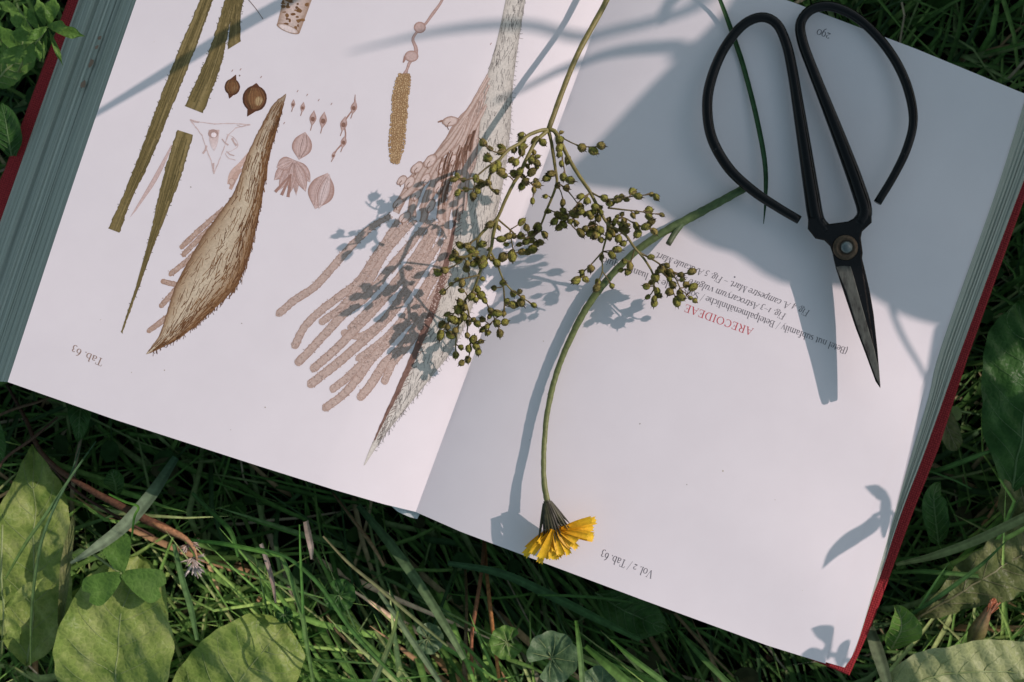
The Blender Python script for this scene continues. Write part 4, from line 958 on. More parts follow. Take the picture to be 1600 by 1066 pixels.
CAPS += [(x+random.choice((-1, 1))*random.uniform(5, 9), y+random.choice((-1, 1))*random.uniform(4, 9)) for x, y in random.Random(4).sample([c for c in CAPS if c[1] > 240], 58)]
CM = [capsule_mesh(i) for i in range(12)]
ped = MB()
for ci, (x, y) in enumerate(CAPS):
    d = np.hypot(SA[:, 0]-x, SA[:, 1]-y)
    k = int(np.argmin(d+SA[:, 3]*4))
    bx, by, bz = SA[k, :3]
    if d[k] < 9:      # step back along the branch so the stalk shows
        cand = np.where((SA[:, 4] == SA[k, 4]) & (d > 9) & (d < 20) & (SA[:, 3] <= SA[k, 3]))[0]
        if len(cand): bx, by, bz = SA[cand[-1], :3]
    z = bz+random.uniform(-.004, .0045)
    z = max(z, page_z(x, y)+.0022)
    a = np.array(W(bx, by, bz)); b = np.array(W(x, y, z)); mid = (a+b)/2+np.array((random.uniform(-1, 1), random.uniform(-1, 1), random.uniform(-.5, 1.5)))*.0007
    P = smooth([a, mid, b], 6)
    v, f, u = tube(P, [.00033, .00026], 5)
    ped.add(v, f, [(.13, .085, .035)]*len(v))
    o = bpy.data.objects.new('seed_capsule', CM[ci*7 % 12]); C.objects.link(o); o.parent = pan
    o.location = b
    dr = Vector(b-mid).normalized()+Vector((random.uniform(-.5, .5), random.uniform(-.5, .5), random.uniform(-.3, .6)))*.6
    o.rotation_euler = dr.to_track_quat('Z', 'Y').to_euler()
    s = random.choice((random.uniform(.75, 1.0), random.uniform(1.0, 1.3), random.uniform(1.1, 1.42))); o.scale = (s*random.uniform(.82, 1.1), s*random.uniform(.82, 1.1), s*random.uniform(.9, 1.25))
ped.build('pedicels', M['plant'], pan)

# ------------------------------------------------------------------ leaves and blades
def blade_mesh(pts, w, c0, c1, n=26, fold=.25, twist=0):
    """grass blade through (px,py,z); w list of px widths; V fold"""
    P = smooth(pts, n); Wp = np.array([W(*p) for p in P])
    T = np.gradient(Wp, axis=0); T /= np.linalg.norm(T, axis=1)[:, None]+1e-12
    ws = np.interp(np.linspace(0, 1, n), np.linspace(0, 1, len(w)), w)*S*.5
    v = []; cc = []
    for i in range(n):
        side = np.cross(T[i], (0, 0, 1.0)); side /= np.linalg.norm(side)+1e-9
        up = np.cross(side, T[i]); a = twist*i/n
        sd = side*math.cos(a)+up*math.sin(a); un = np.cross(sd, T[i])
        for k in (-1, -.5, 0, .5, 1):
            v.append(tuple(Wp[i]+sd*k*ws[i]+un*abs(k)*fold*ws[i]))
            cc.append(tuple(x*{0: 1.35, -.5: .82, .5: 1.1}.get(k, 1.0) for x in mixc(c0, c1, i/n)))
    return v, grid_faces(n, 5), cc
def grass_blade(label, pts, w, c0=(.06, .13, .03), c1=(.09, .18, .05), fold=.3, twist=0, name='grass_blade', cat='grass', matl='grass', group=None):
    v, f, cc = blade_mesh(pts, w, c0, c1, 30, fold, twist)
    return tag(obj(name, v, f, M[matl], cols=cc), label, cat, group)
grass_blade('thin dark green grass blade crossing under the left scissor handle', [(1100, -60, H+.002), (1128, 8, page_z(1128, 8)+.0035), (1152, 75, page_z(1152, 75)+.0014), (1163, 110, page_z(1163, 110)+.0012), (1181, 180, page_z(1181, 180)+.003), (1195, 255, page_z(1195, 255)+.004), (1196, 310, page_z(1196, 310)+.004), (1193, 350, page_z(1193, 350)+.003)],
            [3, 6, 8, 8, 8, 8, 7, 1], (.03, .07, .025), (.025, .06, .03))

def leaf(name, label, pts, widths, matl, fold=.18, wave=.0015, waves=3, nv=7, n=60, m=23, edge=0, parts=True, cat='leaf', curl=0, seed=0, holes=None, stalk=None, group=None, vmat='vein', lift=0, hollow=0):
    """broad leaf along a px,py,z midline; widths are full px widths along it."""
    r = random.Random(seed+len(label)); vmat = {'leaf_deep': 'vein_deep', 'leaf_olive': 'vein_olive'}.get(matl, vmat)
    pts = [(x, y, z+.012) for x, y, z in pts]
    P = smooth(pts, n); Wp = np.array([W(*p) for p in P]); T = np.gradient(Wp, axis=0); T /= np.linalg.norm(T, axis=1)[:, None]+1e-12
    wq = smooth([(i/(len(widths)-1), w*.001) for i, w in enumerate(widths)], 120); ws = np.interp(np.linspace(0, 1, n), wq[:, 0], wq[:, 1]*1000)*S*.5
    tt = np.linspace(0, 1, n); ws = ws*np.sqrt(np.clip(tt/.07, 0, 1))*np.sqrt(np.clip((1-tt)/.09, 0, 1))
    ws = np.maximum(ws, .00005)
    ph = r.uniform(0, 6)
    def pos(ti, s):
        i = min(max(ti, 0), 1)*(n-1); i0 = int(min(i, n-2)); fr = i-i0
        p_ = Wp[i0]*(1-fr)+Wp[i0+1]*fr; t = T[i0]*(1-fr)+T[i0+1]*fr; w = ws[i0]*(1-fr)+ws[i0+1]*fr
        side = np.cross(t, (0, 0, 1.0)); side /= np.linalg.norm(side)+1e-9
        e = 1+(edge*math.sin(ti*60+ph*3+s)*.5+edge*math.sin(ti*23+ph)*.5)*(abs(s) > .95)
        z = fold*abs(s)*w+wave*math.sin(ti*waves*6.28+ph+(1.3 if s > 0 else 0))*abs(s)**1.5+curl*s*s*w*(1+.5*ti)
        z -= hollow*w*math.sin(abs(s)*math.pi)
        q = p_+side*s*w*e; q = q.copy(); q[2] += z
        # quilted surface between the side veins
        q[2] += .0005*math.cos((ti-abs(s)*.22)*nv*6.28)*min(abs(s)*4, 1)*(1-abs(s))+min(1, w/.012)*.0016*math.sin(q[0]*240+ph)*math.sin(q[1]*210+ph*2)+min(1, w/.012)*.0007*math.sin(q[0]*610+q[1]*330+ph)
        return q
    v = []; u = []
    for i in range(n):
        for k in range(m):
            s = 2*k/(m-1)-1
            v.append(tuple(pos(i/(n-1), s))); u.append((i/(n-1), (s+1)/2))
    f = grid_faces(n, m)
    if holes:
        keep = []
        for q in f:
            c = np.mean([u[a] for a in q], axis=0)
            if all(((c[0]-h[0])/h[2])**2+((c[1]-h[1])/h[3])**2 > 1 for h in holes): keep.append(q)
        f = keep
    root = empty(name, (0, 0, 0), label, cat, group)
    obj('leaf_blade', v, f, M[matl], root, uvs=u)
    if parts:
        v, f, _ = tube([pos(t, 0)+np.array((0, 0, .0001)) for t in np.linspace(0, .97, 26)], [.0007, .00045, .00012], 6, .6)
        obj('midrib', v, f, M[vmat], root)
        mb = MB()
        for k in range(nv):
            for sg in (-1, 1):
                t0 = (k+.3)/nv*.88; line = [pos(t0+.2*s_*(.6+.4*s_), sg*s_)+np.array((0, 0, .00012)) for s_ in np.linspace(.03, .86, 9)]
                v, f, _ = tube(line, [.00022, .00008], 5, .5); mb.add(v, f)
        mb.build('side_veins', M[vmat], root)
    if stalk:
        v, f, _ = tube([W(*p) for p in smooth(stalk, 14)], [.0012, .0010], 7)
        obj('stalk', v, f, M[vmat], root)
    return settle(root)

# ------------------------------------------------------------------ plants round the book
Z1, Z2, Z3 = .022, .032, .042
leaf('broad_leaf', 'large dark broad leaf at the left edge, its tip pointing up to the book', [(42, 1040, .014), (50, 980, .017), (52, 900, .020), (54, 810, .022), (53, 740, .018), (52, 694, .012)], [30, 78, 112, 134, 144, 144, 136, 118, 90, 54, 22], 'leaf_dull', .2, .004, 2, seed=1, edge=.02, stalk=[(42, 1040, .024), (30, 1110, .004)])
leaf('broad_leaf', 'pale green broad leaf at the bottom left under the clover', [(178, 1190, .016), (180, 1110, .026), (182, 1040, .034), (190, 960, .038), (208, 905, .036), (220, 866, .03)], [60, 108, 148, 176, 190, 194, 191, 182, 166, 142, 112, 84], 'leaf_dull', .2, .005, 2, seed=2, edge=.02)
leaf('broad_leaf', 'broad leaf with a squared pale tip at the bottom edge, right of the clover', [(300, 1200, .02), (345, 1110, .034), (385, 1050, .041), (422, 1005, .042), (446, 975, .038)], [80, 128, 162, 184, 190, 186, 174, 154, 126, 92], 'leaf_dull', .16, .005, 2, seed=3, edge=.02)
leaf('narrow_leaf', 'folded yellowish strip of leaf right beside the large dark leaf', [(94, 985, .026), (99, 930, .033), (106, 870, .038), (112, 825, .04), (117, 795, .036)], [6, 14, 18, 13, 2], 'leaf_olive', .5, .0006, 2, seed=4, parts=False)
leaf('broad_leaf', 'large pale grey-green broad leaf in the bottom right corner', [(1375, 1092, .032), (1440, 1062, .042), (1520, 1050, .045), (1600, 1052, .043), (1680, 1060, .04)], [16, 86, 104, 100, 90], 'leaf_pale', .05, .0035, 2, seed=5, edge=.015)
leaf('broad_leaf', 'large round deep green leaf with a hole at the right edge, beside the red cover', [(1580, 770, .03), (1590, 715, .037), (1600, 650, .041), (1606, 580, .041), (1600, 520, .038), (1590, 470, .03)], [30, 92, 146, 156, 130, 30], 'leaf_deep', .06, .002, 2, seed=6, edge=.012, holes=[(.40, .60, .06, .075)])
leaf('broad_leaf', 'faded olive leaf with a brown torn edge in the lower right, above the pale leaf', [(1432, 966, .03), (1480, 938, .036), (1535, 905, .038), (1590, 872, .036), (1680, 820, .03)], [8, 62, 100, 120, 100], 'leaf_olive', .10, .003, 3, seed=7, edge=.06, holes=[(.18, .26, .05, .11)])
leaf('broad_leaf', 'wrinkled olive leaf at the right edge below the round leaf with a hole', [(1575, 690, .02), (1590, 730, .028), (1600, 790, .03), (1612, 850, .024)], [30, 70, 80, 40], 'leaf_olive', .1, .003, 3, seed=8, edge=.05)
leaf('curled_leaf', 'small bright green curled leaf beside the lower corner of the red cover', [(1392, 1016, .026), (1400, 1000, .034), (1408, 978, .042), (1404, 955, .045), (1396, 945, .046)], [14, 46, 56, 34, 4], 'leaf_fresh', .5, .0012, 2, seed=9, curl=.3)
leaf('broad_leaf', 'blunt grey-green leaf end showing beside the red cover at mid height', [(1440, 600, .018), (1470, 650, .026), (1490, 690, .028), (1496, 704, .026)], [40, 42, 36, 26], 'leaf_olive', .1, .001, 2, seed=10)
leaf('broad_leaf', 'small dark green leaf standing beside the red cover, below the blunt leaf', [(1466, 850, .02), (1462, 810, .03), (1458, 775, .033), (1470, 752, .03)], [24, 42, 40, 8], 'leaf_deep', .25, .001, 2, seed=11)
leaf('oval_leaf', 'dark oval leaf half hidden under the lower edge of the right page', [(930, 925, .014), (965, 948, .018), (1005, 968, .018), (1045, 985, .016)], [10, 60, 72, 8], 'leaf_deep', .08, .001, 2, seed=12)
leaf('oval_leaf', 'dark oval leaf tip hanging out under the left page, near the lower left corner', [(128, 600, .012), (126, 640, .018), (124, 670, .020), (122, 692, .019)], [40, 44, 34, 4], 'leaf_deep', .1, .001, 2, seed=13)
leaf('oval_leaf', 'small rounded green leaf in the dark gap above the dried stalk', [(182, 772, .018), (180, 758, .024), (176, 744, .026), (172, 734, .024)], [8, 30, 32, 10], 'leaf_deep', .15, .0008, 2, seed=14)
leaf('oval_leaf', 'dark oval leaf with a pale midrib at the left edge beside the red cover', [(20, 250, .022), (14, 220, .028), (8, 190, .03), (2, 160, .028)], [10, 44, 48, 6], 'leaf_deep', .12, .001, 2, seed=15)
leaf('broad_leaf', 'dark green leaf low in the upper left corner, shaded by the book', [(-10, 130, .01), (20, 100, .02), (35, 70, .026), (45, 40, .022)], [30, 60, 58, 20], 'leaf_fresh', .1, .002, 2, seed=16, edge=.05)
leaf('broad_leaf', 'blue-green leaf edge at the far left below the book corner', [(-30, 640, .02), (-12, 680, .026), (-4, 710, .026), (2, 738, .022)], [40, 44, 30, 4], 'leaf_deep', .1, .001, 2, seed=17)

# clover
cl = empty('clover_leaf', (0, 0, 0), 'three-part clover leaf lying on the pale broad leaf at bottom left', 'clover')
def leaflet(parent, base, tip, w, matl, z0, z1, name='leaflet', notch=.12, fold=.12, scallop=0, wavez=.0005, dz=.012):
    b = np.array(base, float); t = np.array(tip, float); d = t-b; L = np.linalg.norm(d); d /= L; n_ = np.array((-d[1], d[0]))
    n, m = 18, 13; v = []; u = []
    for i in range(n):
        q = i/(n-1); ww = w*.5*(math.sin(min(q*.62+.03, .62)*math.pi/.62*.5+.02)**.8)*(1 if q < .75 else math.sqrt(max(0, 1-((q-.75)/.25)**2*.85)))
        for k in range(m):
            s = 2*k/(m-1)-1
            p_ = b+d*L*q*(1-notch*(1-abs(s))*(q**6))+n_*s*ww
            z = z0+(z1-z0)*q+fold*abs(s)*ww*S+wavez*math.sin(q*9+s*2)-.0003*math.cos((q-abs(s)*.25)*40)*(abs(s) > .08)
            v.append(W(p_[0], p_[1], z+dz)); u.append((q, (s+1)/2))
    return obj(name, v, grid_faces(n, m), M[matl], parent, uvs=u)
leaflet(cl, (190, 897), (178, 832), 50, 'leaf_fresh', .0470, .0475); leaflet(cl, (190, 897), (134, 932), 52, 'leaf_fresh', .0470, .0455); leaflet(cl, (190, 897), (256, 922), 56, 'leaf_fresh', .0470, .0480)
v, f, _ = tube([W(*p) for p in smooth([(190, 897, .059), (170, 883, .057), (140, 862, .045), (120, 850, .012)], 14)], [.0006, .0008], 6); obj('stalk', v, f, M['vein'], cl)
settle(cl)
# ground ivy: round scalloped leaves
def ivy(label, cx, cy, r, z, rot, matl='leaf_ivy', tilt=0):
    z += .036
    root = empty('ground_ivy_leaf', (0, 0, 0), label, 'leaf')
    n, m = 44, 8; v = []; u = []
    lobes = 9
    for i in range(n+1):
        a = -2.75+5.5*i/n
        rr = r*(1+.075*abs(math.sin(a*lobes/2*1.02)))*(1-.12*(abs(a)/2.75)**4)
        for k in range(m):
            q = k/(m-1); x = cx+rr*q*math.cos(a+rot); y = cy+rr*q*math.sin(a+rot)
            z_ = z+.0016*q*q*math.cos(a*lobes/2*2.04)*.6-.0022*(1-q)+tilt*(x-cx)*S+.0006*math.sin(a*5+q*8)
            v.append(W(x, y, z_)); u.append((q, i/n))
    obj('leaf_blade', v, grid_faces(n+1, m), M[matl], root, uvs=u)
    mb = MB()
    for a in np.linspace(-2.3, 2.3, 7):
        L = [W(cx+r*q*math.cos(a+rot+.06*math.sin(q*5)), cy+r*q*math.sin(a+rot), z-.0022*(1-q)+.0004+.0016*q*q*math.cos(a*lobes/2*2.04)*.6+tilt*r*q*math.cos(a+rot)*S) for q in np.linspace(0, .9, 9)]
        v, f, _ = tube(L, [.00026, .00008], 5, .4); mb.add(v, f)
    mb.build('side_veins', M['vein_deep' if matl == 'leaf_deep' else 'vein'], root)
    v, f, _ = tube([W(*p) for p in smooth([(cx, cy, z-.002), (cx+6, cy+10, z-.008), (cx+14, cy+30, .0)], 10)], [.0005, .0007], 6); obj('stalk', v, f, M['vein'], root)
    return settle(root)
ivy('round scalloped ground ivy leaf at the bottom edge, below the yellow flower', 862, 1028, 40, .036, -.6)
ivy('scalloped ground ivy leaf cut by the bottom edge, right of a larger one', 938, 1076, 34, .034, -1.4)
ivy('small scalloped dark leaf among grass blades, bottom middle', 530, 930, 25, .033, .5, 'leaf_deep')
ivy('small scalloped leaf low in the grass, left of the reddish stems', 668, 998, 24, .024, .2, 'leaf_ivy')
ivy('scalloped green leaf right of the orange stem at the bottom edge', 792, 1004, 26, .030, 2.9, 'leaf_fresh')
ivy('tiny scalloped leaf by the broad leaf with squared tip', 444, 960, 13, .026, 1.0, 'leaf_deep')

# sprig with small leaves at the upper left and at the lower left
def sprig(label, stem, leaves, matl, name='leafy_sprig', sw=4, dz=.012):
    stem = [(x, y, z+dz*(i > 0)) for i, (x, y, z) in enumerate(stem)]
    root = empty(name, (0, 0, 0), label, 'plant')
    v, f, _ = tube([W(*p) for p in smooth(stem, 20)], [sw*S*.6, sw*S*.4], 6); obj('stem', v, f, M['vein'], root)
    for (b, t, w, z0, z1) in leaves:
        leaflet(root, b, t, w, matl, z0, z1, 'leaf', -.25, .22, dz=dz)
    return settle(root)
sprig('bright green small-leaved sprig in the upper left corner beside the book', [(20, 130, .0), (40, 90, .035), (62, 60, .058), (74, 42, .068)],
      [((75, 42), (48, 58), 17, .068, .069), ((76, 42), (122, 54), 19, .068, .070), ((74, 40), (100, 42), 20, .068, .075), ((75, 40), (84, 2), 24, .066, .07), ((76, 46), (94, 92), 9, .066, .064), ((73, 46), (68, 88), 8, .066, .06), ((70, 40), (60, 4), 18, .064, .062),
       ((60, 62), (22, 52), 20, .056, .052), ((56, 66), (40, 96), 26, .054, .046), ((48, 70), (6, 94), 26, .05, .044), ((52, 60), (20, 22), 22, .054, .05), ((60, 62), (62, 90), 16, .056, .05), ((40, 90), (4, 48), 24, .04, .036), ((62, 50), (40, 14), 16, .06, .058), ((30, 20), (4, 6), 18, .04, .036)], 'leaf_fresh', dz=.034)
sprig('small pale-leaved sprig at the left edge, lower left corner', [(0, 1050, .01), (4, 990, .035), (6, 950, .05), (2, 900, .054), (4, 820, .05)],
      [((6, 950), (56, 912), 20, .05, .053), ((8, 955), (26, 996), 24, .049, .05), ((4, 938), (-20, 910), 20, .05, .052), ((4, 936), (14, 918), 12, .052, .056), ((4, 970), (-24, 1000), 22, .045, .044), ((2, 1000), (28, 985), 14, .034, .036)], 'leaf_dull')
# dried flower stalk with its tufted head
dr = empty('dried_stalk', (0, 0, 0), 'brown dried flower stalk with a bleached tufted head, lower left', 'dried plant')
STK = [(10, 600, .016), (40, 655, .026), (60, 700, .034), (92, 734, .041), (140, 765, .046), (200, 797, .049), (245, 820, .050), (283, 838, .049)]
stem_obj('stem', STK, [5, 7, 8, 9, 11, 13, 15, 13], ((.035, .02, .013), (.12, .055, .03)), M['dry'], dr, 40, .8, 8, .25)
mb = MB()
for i in range(60):
    a = random.uniform(-.6, 2.9); c = np.array((294, 850)) if i % 3 else np.array((301, 872)); L = random.uniform(10, 22)
    z0 = .049; P = smooth([(c[0], c[1], z0), (c[0]+L*.5*math.cos(a)+random.uniform(-2, 2), c[1]+L*.5*math.sin(a), z0+.002), (c[0]+L*math.cos(a), c[1]+L*math.sin(a), z0+random.uniform(-.002, .005))], 5)
    v, f, _ = tube([W(*p) for p in P], [.00045, .00018], 4); mb.add(v, f, [random.choice([(.5, .42, .36), (.42, .33, .27), (.28, .18, .12)])]*len(v))
for i in range(36):
    a = random.uniform(.5, 2.3); c = np.array((302, 880)); L = random.uniform(14, 26)
    P = [(c[0], c[1], .05), (c[0]+L*math.cos(a), c[1]+L*math.sin(a), .05+random.uniform(-.002, .004))]
    v, f, _ = tube([W(*p) for p in smooth(P, 4)], [.0006, .0002], 4); mb.add(v, f, [random.choice([(.62, .54, .5), (.5, .4, .36)])]*len(v))
mb.build('tufted_head', M['dry'], dr)
stem_obj('bract', [(238, 817, .051), (283, 838, .051), (296, 848, .052), (305, 862, .052), (308, 878, .05)], [6, 12, 10, 6, 3], ((.32, .15, .07), (.38, .22, .12)), M['dry'], dr, 12)
settle(dr)
# spent bud
bd = empty('flower_bud', (0, 0, 0), 'closed green flower bud with orange withered tip, lower right', 'flower bud')
stem_obj('stem', [(1500, 1085, .01), (1508, 1040, .03), (1516, 1008, .044)], [10, 9, 10], ((.08, .12, .03), (.09, .13, .04)), M['plant'], bd, 14)
a0 = np.array((1516, 1010, .044)); a1 = np.array((1546, 950, .054))
v = []; cc = []
for i, r in enumerate((5, 11, 14, 13, 10, 7, 5)):
    t = i/6; c = a0*(1-t)+a1*t
    d = np.array((60, 30))/67.
    for k in range(16):
        a = 2*math.pi*k/16; rr = r*(1+.12*(k % 2))
        v.append(W(c[0]+d[0]*rr*math.cos(a), c[1]+d[1]*rr*math.cos(a), c[2]+rr*S*math.sin(a))); cc.append(mixc((.13, .15, .05), (.28, .13, .07), t**1.5) if k % 4 else (.06, .06, .025))
obj('calyx', v, grid_faces(7, 16, True), M['plant'], bd, cols=cc)
mb = MB()
for k in range(40):
    o = np.array((random.uniform(-6, 6), random.uniform(-4, 4), random.uniform(-.001, .002))); e = a1+o+np.array((random.uniform(2, 12), random.uniform(-14, -2), .001))
    v, f, _ = tube([W(*p) for p in smooth([tuple(a1+o*.6-np.array((4, -10, .002))), tuple(e)], 4)], [.0005, .0003], 4); mb.add(v, f, [random.choice([(.50, .17, .08), (.42, .13, .06), (.55, .25, .15)])]*len(v))
mb.build('withered_petals', M['petal'], bd)
settle(bd)
# single stems one can tell apart
def stalk(label, pts, w, c, name='plant_stem', cat='stem'):
    o = stem_obj(name, [(x, y, z+.02*min(1, max(0, (i+.5)/2)) if y0 else z+.004) for i, (x, y, z) in enumerate(pts) for y0 in (pts[-1][1] > 1050,)], w, c, M['dry'], None, 34, .85, 8, .12); return tag(o, label, cat)
RB = ((.10, .055, .03), (.38, .13, .07))
stalk('reddish stem under the right page edge, left one of the pair', [(756, 845, .02), (754, 880, .024), (746, 935, .028), (738, 985, .026), (737, 1030, .022), (742, 1100, .01)], [6, 6, 7, 6, 6, 5], ((.10, .065, .03), (.40, .15, .08)))
stalk('orange-yellow stem under the right page edge, right one of the pair', [(757, 848, .02), (760, 890, .026), (765, 940, .031), (770, 985, .032), (776, 1030, .03), (784, 1100, .02)], [6, 6, 7, 6, 6, 5], ((.12, .07, .03), (.48, .20, .06)))
stalk('short olive stem left of the reddish pair with a frayed base', [(727, 890, .018), (729, 940, .022), (728, 990, .022), (726, 1040, .014), (728, 1090, .005)], [5, 5, 6, 9, 12], ((.05, .05, .02), (.22, .14, .08)))
stalk('thin brown stem at the left edge meeting the book corner', [(-30, 662, .03), (20, 640, .032), (60, 628, .032), (90, 615, .028)], [5, 5, 5, 4], ((.09, .06, .035), (.07, .045, .025)))
stalk('thin curved brown stem at the left edge above the large dark leaf', [(-10, 745, .03), (10, 715, .034), (50, 686, .036), (90, 652, .03)], [4, 5, 5, 4], ((.09, .05, .03), (.05, .03, .02)))
stalk('long brown leaf stalk running diagonally below the red cover', [(1428, 968, .034), (1470, 940, .039), (1520, 900, .041), (1570, 862, .04), (1640, 805, .03)], [10, 9, 8, 7, 6], ((.26, .18, .11), (.16, .12, .05)))
stalk('thin yellow-brown stalk in the shade below the left page', [(520, 770, .016), (550, 810, .022), (580, 850, .026), (600, 884, .026)], [4, 5, 7, 5], ((.05, .035, .015), (.32, .22, .12)))
stalk('thin dark stem running parallel along the dried brown stalk', [(60, 705, .026), (110, 760, .034), (170, 800, .036), (240, 838, .03)], [4, 5, 5, 4], ((.05, .025, .018), (.06, .03, .02)))
# prominent single blades
G1, G2, G3 = (.055, .13, .03), (.12, .21, .07), (.19, .25, .12)
BL = [
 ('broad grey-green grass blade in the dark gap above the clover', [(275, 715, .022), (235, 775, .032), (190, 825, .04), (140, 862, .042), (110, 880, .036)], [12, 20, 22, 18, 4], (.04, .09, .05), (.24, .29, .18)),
 ('thin bright blade crossing the large dark leaf', [(150, 690, .03), (118, 735, .045), (75, 800, .052), (40, 850, .055), (8, 905, .05)], [2, 4, 6, 6, 3], (.05, .11, .06), (.13, .21, .05)),
 ('second thin bright blade crossing the large dark leaf', [(125, 700, .03), (108, 748, .046), (82, 800, .053), (62, 860, .054), (50, 950, .045), (48, 1040, .03)], [2, 4, 5, 6, 5, 3], (.05, .11, .06), (.14, .21, .06)),
 ('kinked thin blade over the dried stalk', [(170, 772, .05), (195, 784, .054), (216, 792, .056), (210, 808, .055), (206, 840, .04)], [3, 4, 4, 4, 3], (.08, .2, .03), (.10, .22, .04)),
 ('long pale blade leaning from lower left to upper right, bottom middle', [(575, 1085, .03), (600, 1030, .042), (616, 985, .048), (622, 955, .048)], [9, 9, 8, 3], (.24, .28, .14), (.17, .25, .06)),
 ('long green blade from the left running down to the bottom middle', [(400, 855, .044), (450, 872, .048), (500, 915, .05), (550, 985, .05), (610, 1050, .045), (650, 1090, .036)], [3, 6, 7, 7, 6, 4], (.045, .12, .03), (.08, .17, .04)),
 ('straight pale blade falling to the lower right, bottom middle', [(505, 838, .038), (545, 880, .043), (590, 917, .045), (640, 960, .04), (700, 1010, .03)], [3, 5, 6, 6, 4], (.22, .2, .1), (.16, .2, .08)),
 ('broad striped blade falling to the lower right, bottom middle', [(592, 925, .036), (620, 965, .041), (650, 1010, .041), (690, 1070, .034)], [6, 9, 10, 8], (.15, .2, .1), (.17, .23, .12)),
 ('tall green blade bending left at the bottom left of centre', [(440, 870, .044), (455, 905, .047), (472, 960, .048), (480, 1010, .046), (492, 1080, .036)], [7, 9, 8, 6, 5], (.09, .18, .05), (.12, .2, .06)),
 ('upright thin bright blade left of centre at the bottom', [(468, 820, .04), (470, 880, .05), (473, 940, .05), (474, 1000, .042)], [2, 4, 5, 4], (.08, .2, .04), (.1, .22, .05)),
 ('wide dark blade lying under the page edge right of the flower', [(700, 880, .016), (780, 895, .02), (850, 925, .024), (930, 965, .026), (1000, 1000, .022)], [8, 14, 16, 14, 8], (.04, .09, .04), (.04, .10, .03)),
 ('thin horizontal blade beneath the lower page edge', [(840, 930, .028), (890, 931, .031), (950, 936, .031), (1000, 944, .028)], [3, 5, 5, 3], (.05, .12, .03), (.05, .11, .03)),
 ('bright vertical blade between the ground ivy leaves', [(900, 970, .034), (904, 1000, .044), (908, 1040, .046), (912, 1100, .04)], [5, 9, 9, 8], (.07, .17, .03), (.2, .27, .12)),
 ('long bright blade lower right of the ground ivy', [(955, 1000, .034), (990, 1030, .042), (1030, 1060, .043), (1070, 1095, .038)], [4, 9, 10, 8], (.08, .19, .03), (.14, .23, .08)),
 ('broad light blade slanting down right of the ground ivy', [(915, 1010, .032), (950, 1040, .039), (1000, 1085, .038), (1050, 1130, .03)], [8, 16, 16, 10], (.07, .16, .03), (.12, .2, .06)),
 ('dark straight blade reaching from under the book to the lower right edge', [(1060, 985, .022), (1090, 1020, .031), (1130, 1060, .034), (1180, 1110, .028)], [5, 9, 10, 6], (.05, .12, .03), (.09, .17, .05)),
 ('broad olive blade reaching from the red cover towards the right edge', [(1400, 882, .034), (1460, 868, .041), (1530, 842, .045), (1600, 808, .045), (1680, 770, .04)], [6, 14, 16, 16, 12], (.13, .17, .07), (.15, .19, .08)),
 ('green blade behind the broad olive blade beside the red cover', [(1395, 895, .028), (1440, 893, .034), (1500, 897, .034), (1570, 905, .026)], [5, 8, 8, 5], (.05, .12, .03), (.06, .13, .03)),
 ('thin upright blade between the red cover and the bud', [(1436, 950, .036), (1452, 925, .045), (1468, 900, .051), (1482, 880, .052)], [4, 5, 4, 1], (.06, .15, .04), (.09, .19, .05)),
 ('dark green blade along the long brown leaf stalk', [(1420, 962, .03), (1470, 930, .041), (1530, 885, .046), (1572, 846, .048)], [6, 8, 7, 2], (.035, .09, .03), (.07, .15, .04)),
 ('pale folded blade under the lower corner of the red cover', [(1358, 980, .024), (1368, 1010, .029), (1378, 1040, .03), (1390, 1080, .026)], [16, 22, 20, 14], (.13, .16, .09), (.12, .15, .08)),
 ('blade crossing the dark gap right of the red cover', [(1448, 738, .022), (1480, 730, .029), (1520, 715, .031), (1560, 700, .026)], [6, 9, 8, 4], (.05, .12, .03), (.05, .12, .03)),
 ('thin blade rising to the round leaf with a hole', [(1450, 735, .026), (1490, 750, .03), (1518, 764, .032)], [3, 4, 2], (.06, .14, .04), (.06, .14, .04)),
 ('dark green grass blade beside the clover, left of the dried head', [(272, 850, .034), (285, 905, .042), (298, 950, .043), (308, 1000, .038)], [7, 10, 10, 6], (.09, .17, .06), (.1, .18, .06)),
 ('green blade running right from the dried flower head', [(300, 844, .04), (350, 850, .045), (400, 860, .046), (440, 870, .042)], [5, 7, 7, 4], (.06, .16, .03), (.07, .17, .03)),
 ('pale bleached blade standing in the grass left of centre', [(478, 815, .026), (482, 835, .034), (486, 855, .038), (487, 874, .036)], [9, 11, 10, 3], (.34, .27, .22), (.42, .34, .28)),
 ('bleached pinkish straw left of centre in the grass', [(408, 850, .03), (418, 880, .036), (426, 910, .036), (431, 942, .03)], [6, 8, 7, 3], (.36, .30, .26), (.38, .25, .2)),
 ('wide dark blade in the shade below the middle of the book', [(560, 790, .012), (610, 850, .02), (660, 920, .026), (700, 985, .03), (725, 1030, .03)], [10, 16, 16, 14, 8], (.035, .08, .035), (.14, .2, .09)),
 ('two-toned blade at the left edge of the shade below the left page', [(300, 770, .018), (330, 800, .026), (360, 830, .03), (372, 870, .026)], [6, 8, 8, 4], (.04, .1, .03), (.06, .15, .03)),
]
for lab, pts, w, c0, c1 in BL: grass_blade(lab, [(x, y, z+(.034 if 330 < x < 1300 and y > 800 else .02)) for x, y, z in pts], w, c0, c1, fold=.25, twist=random.uniform(-.3, .3))

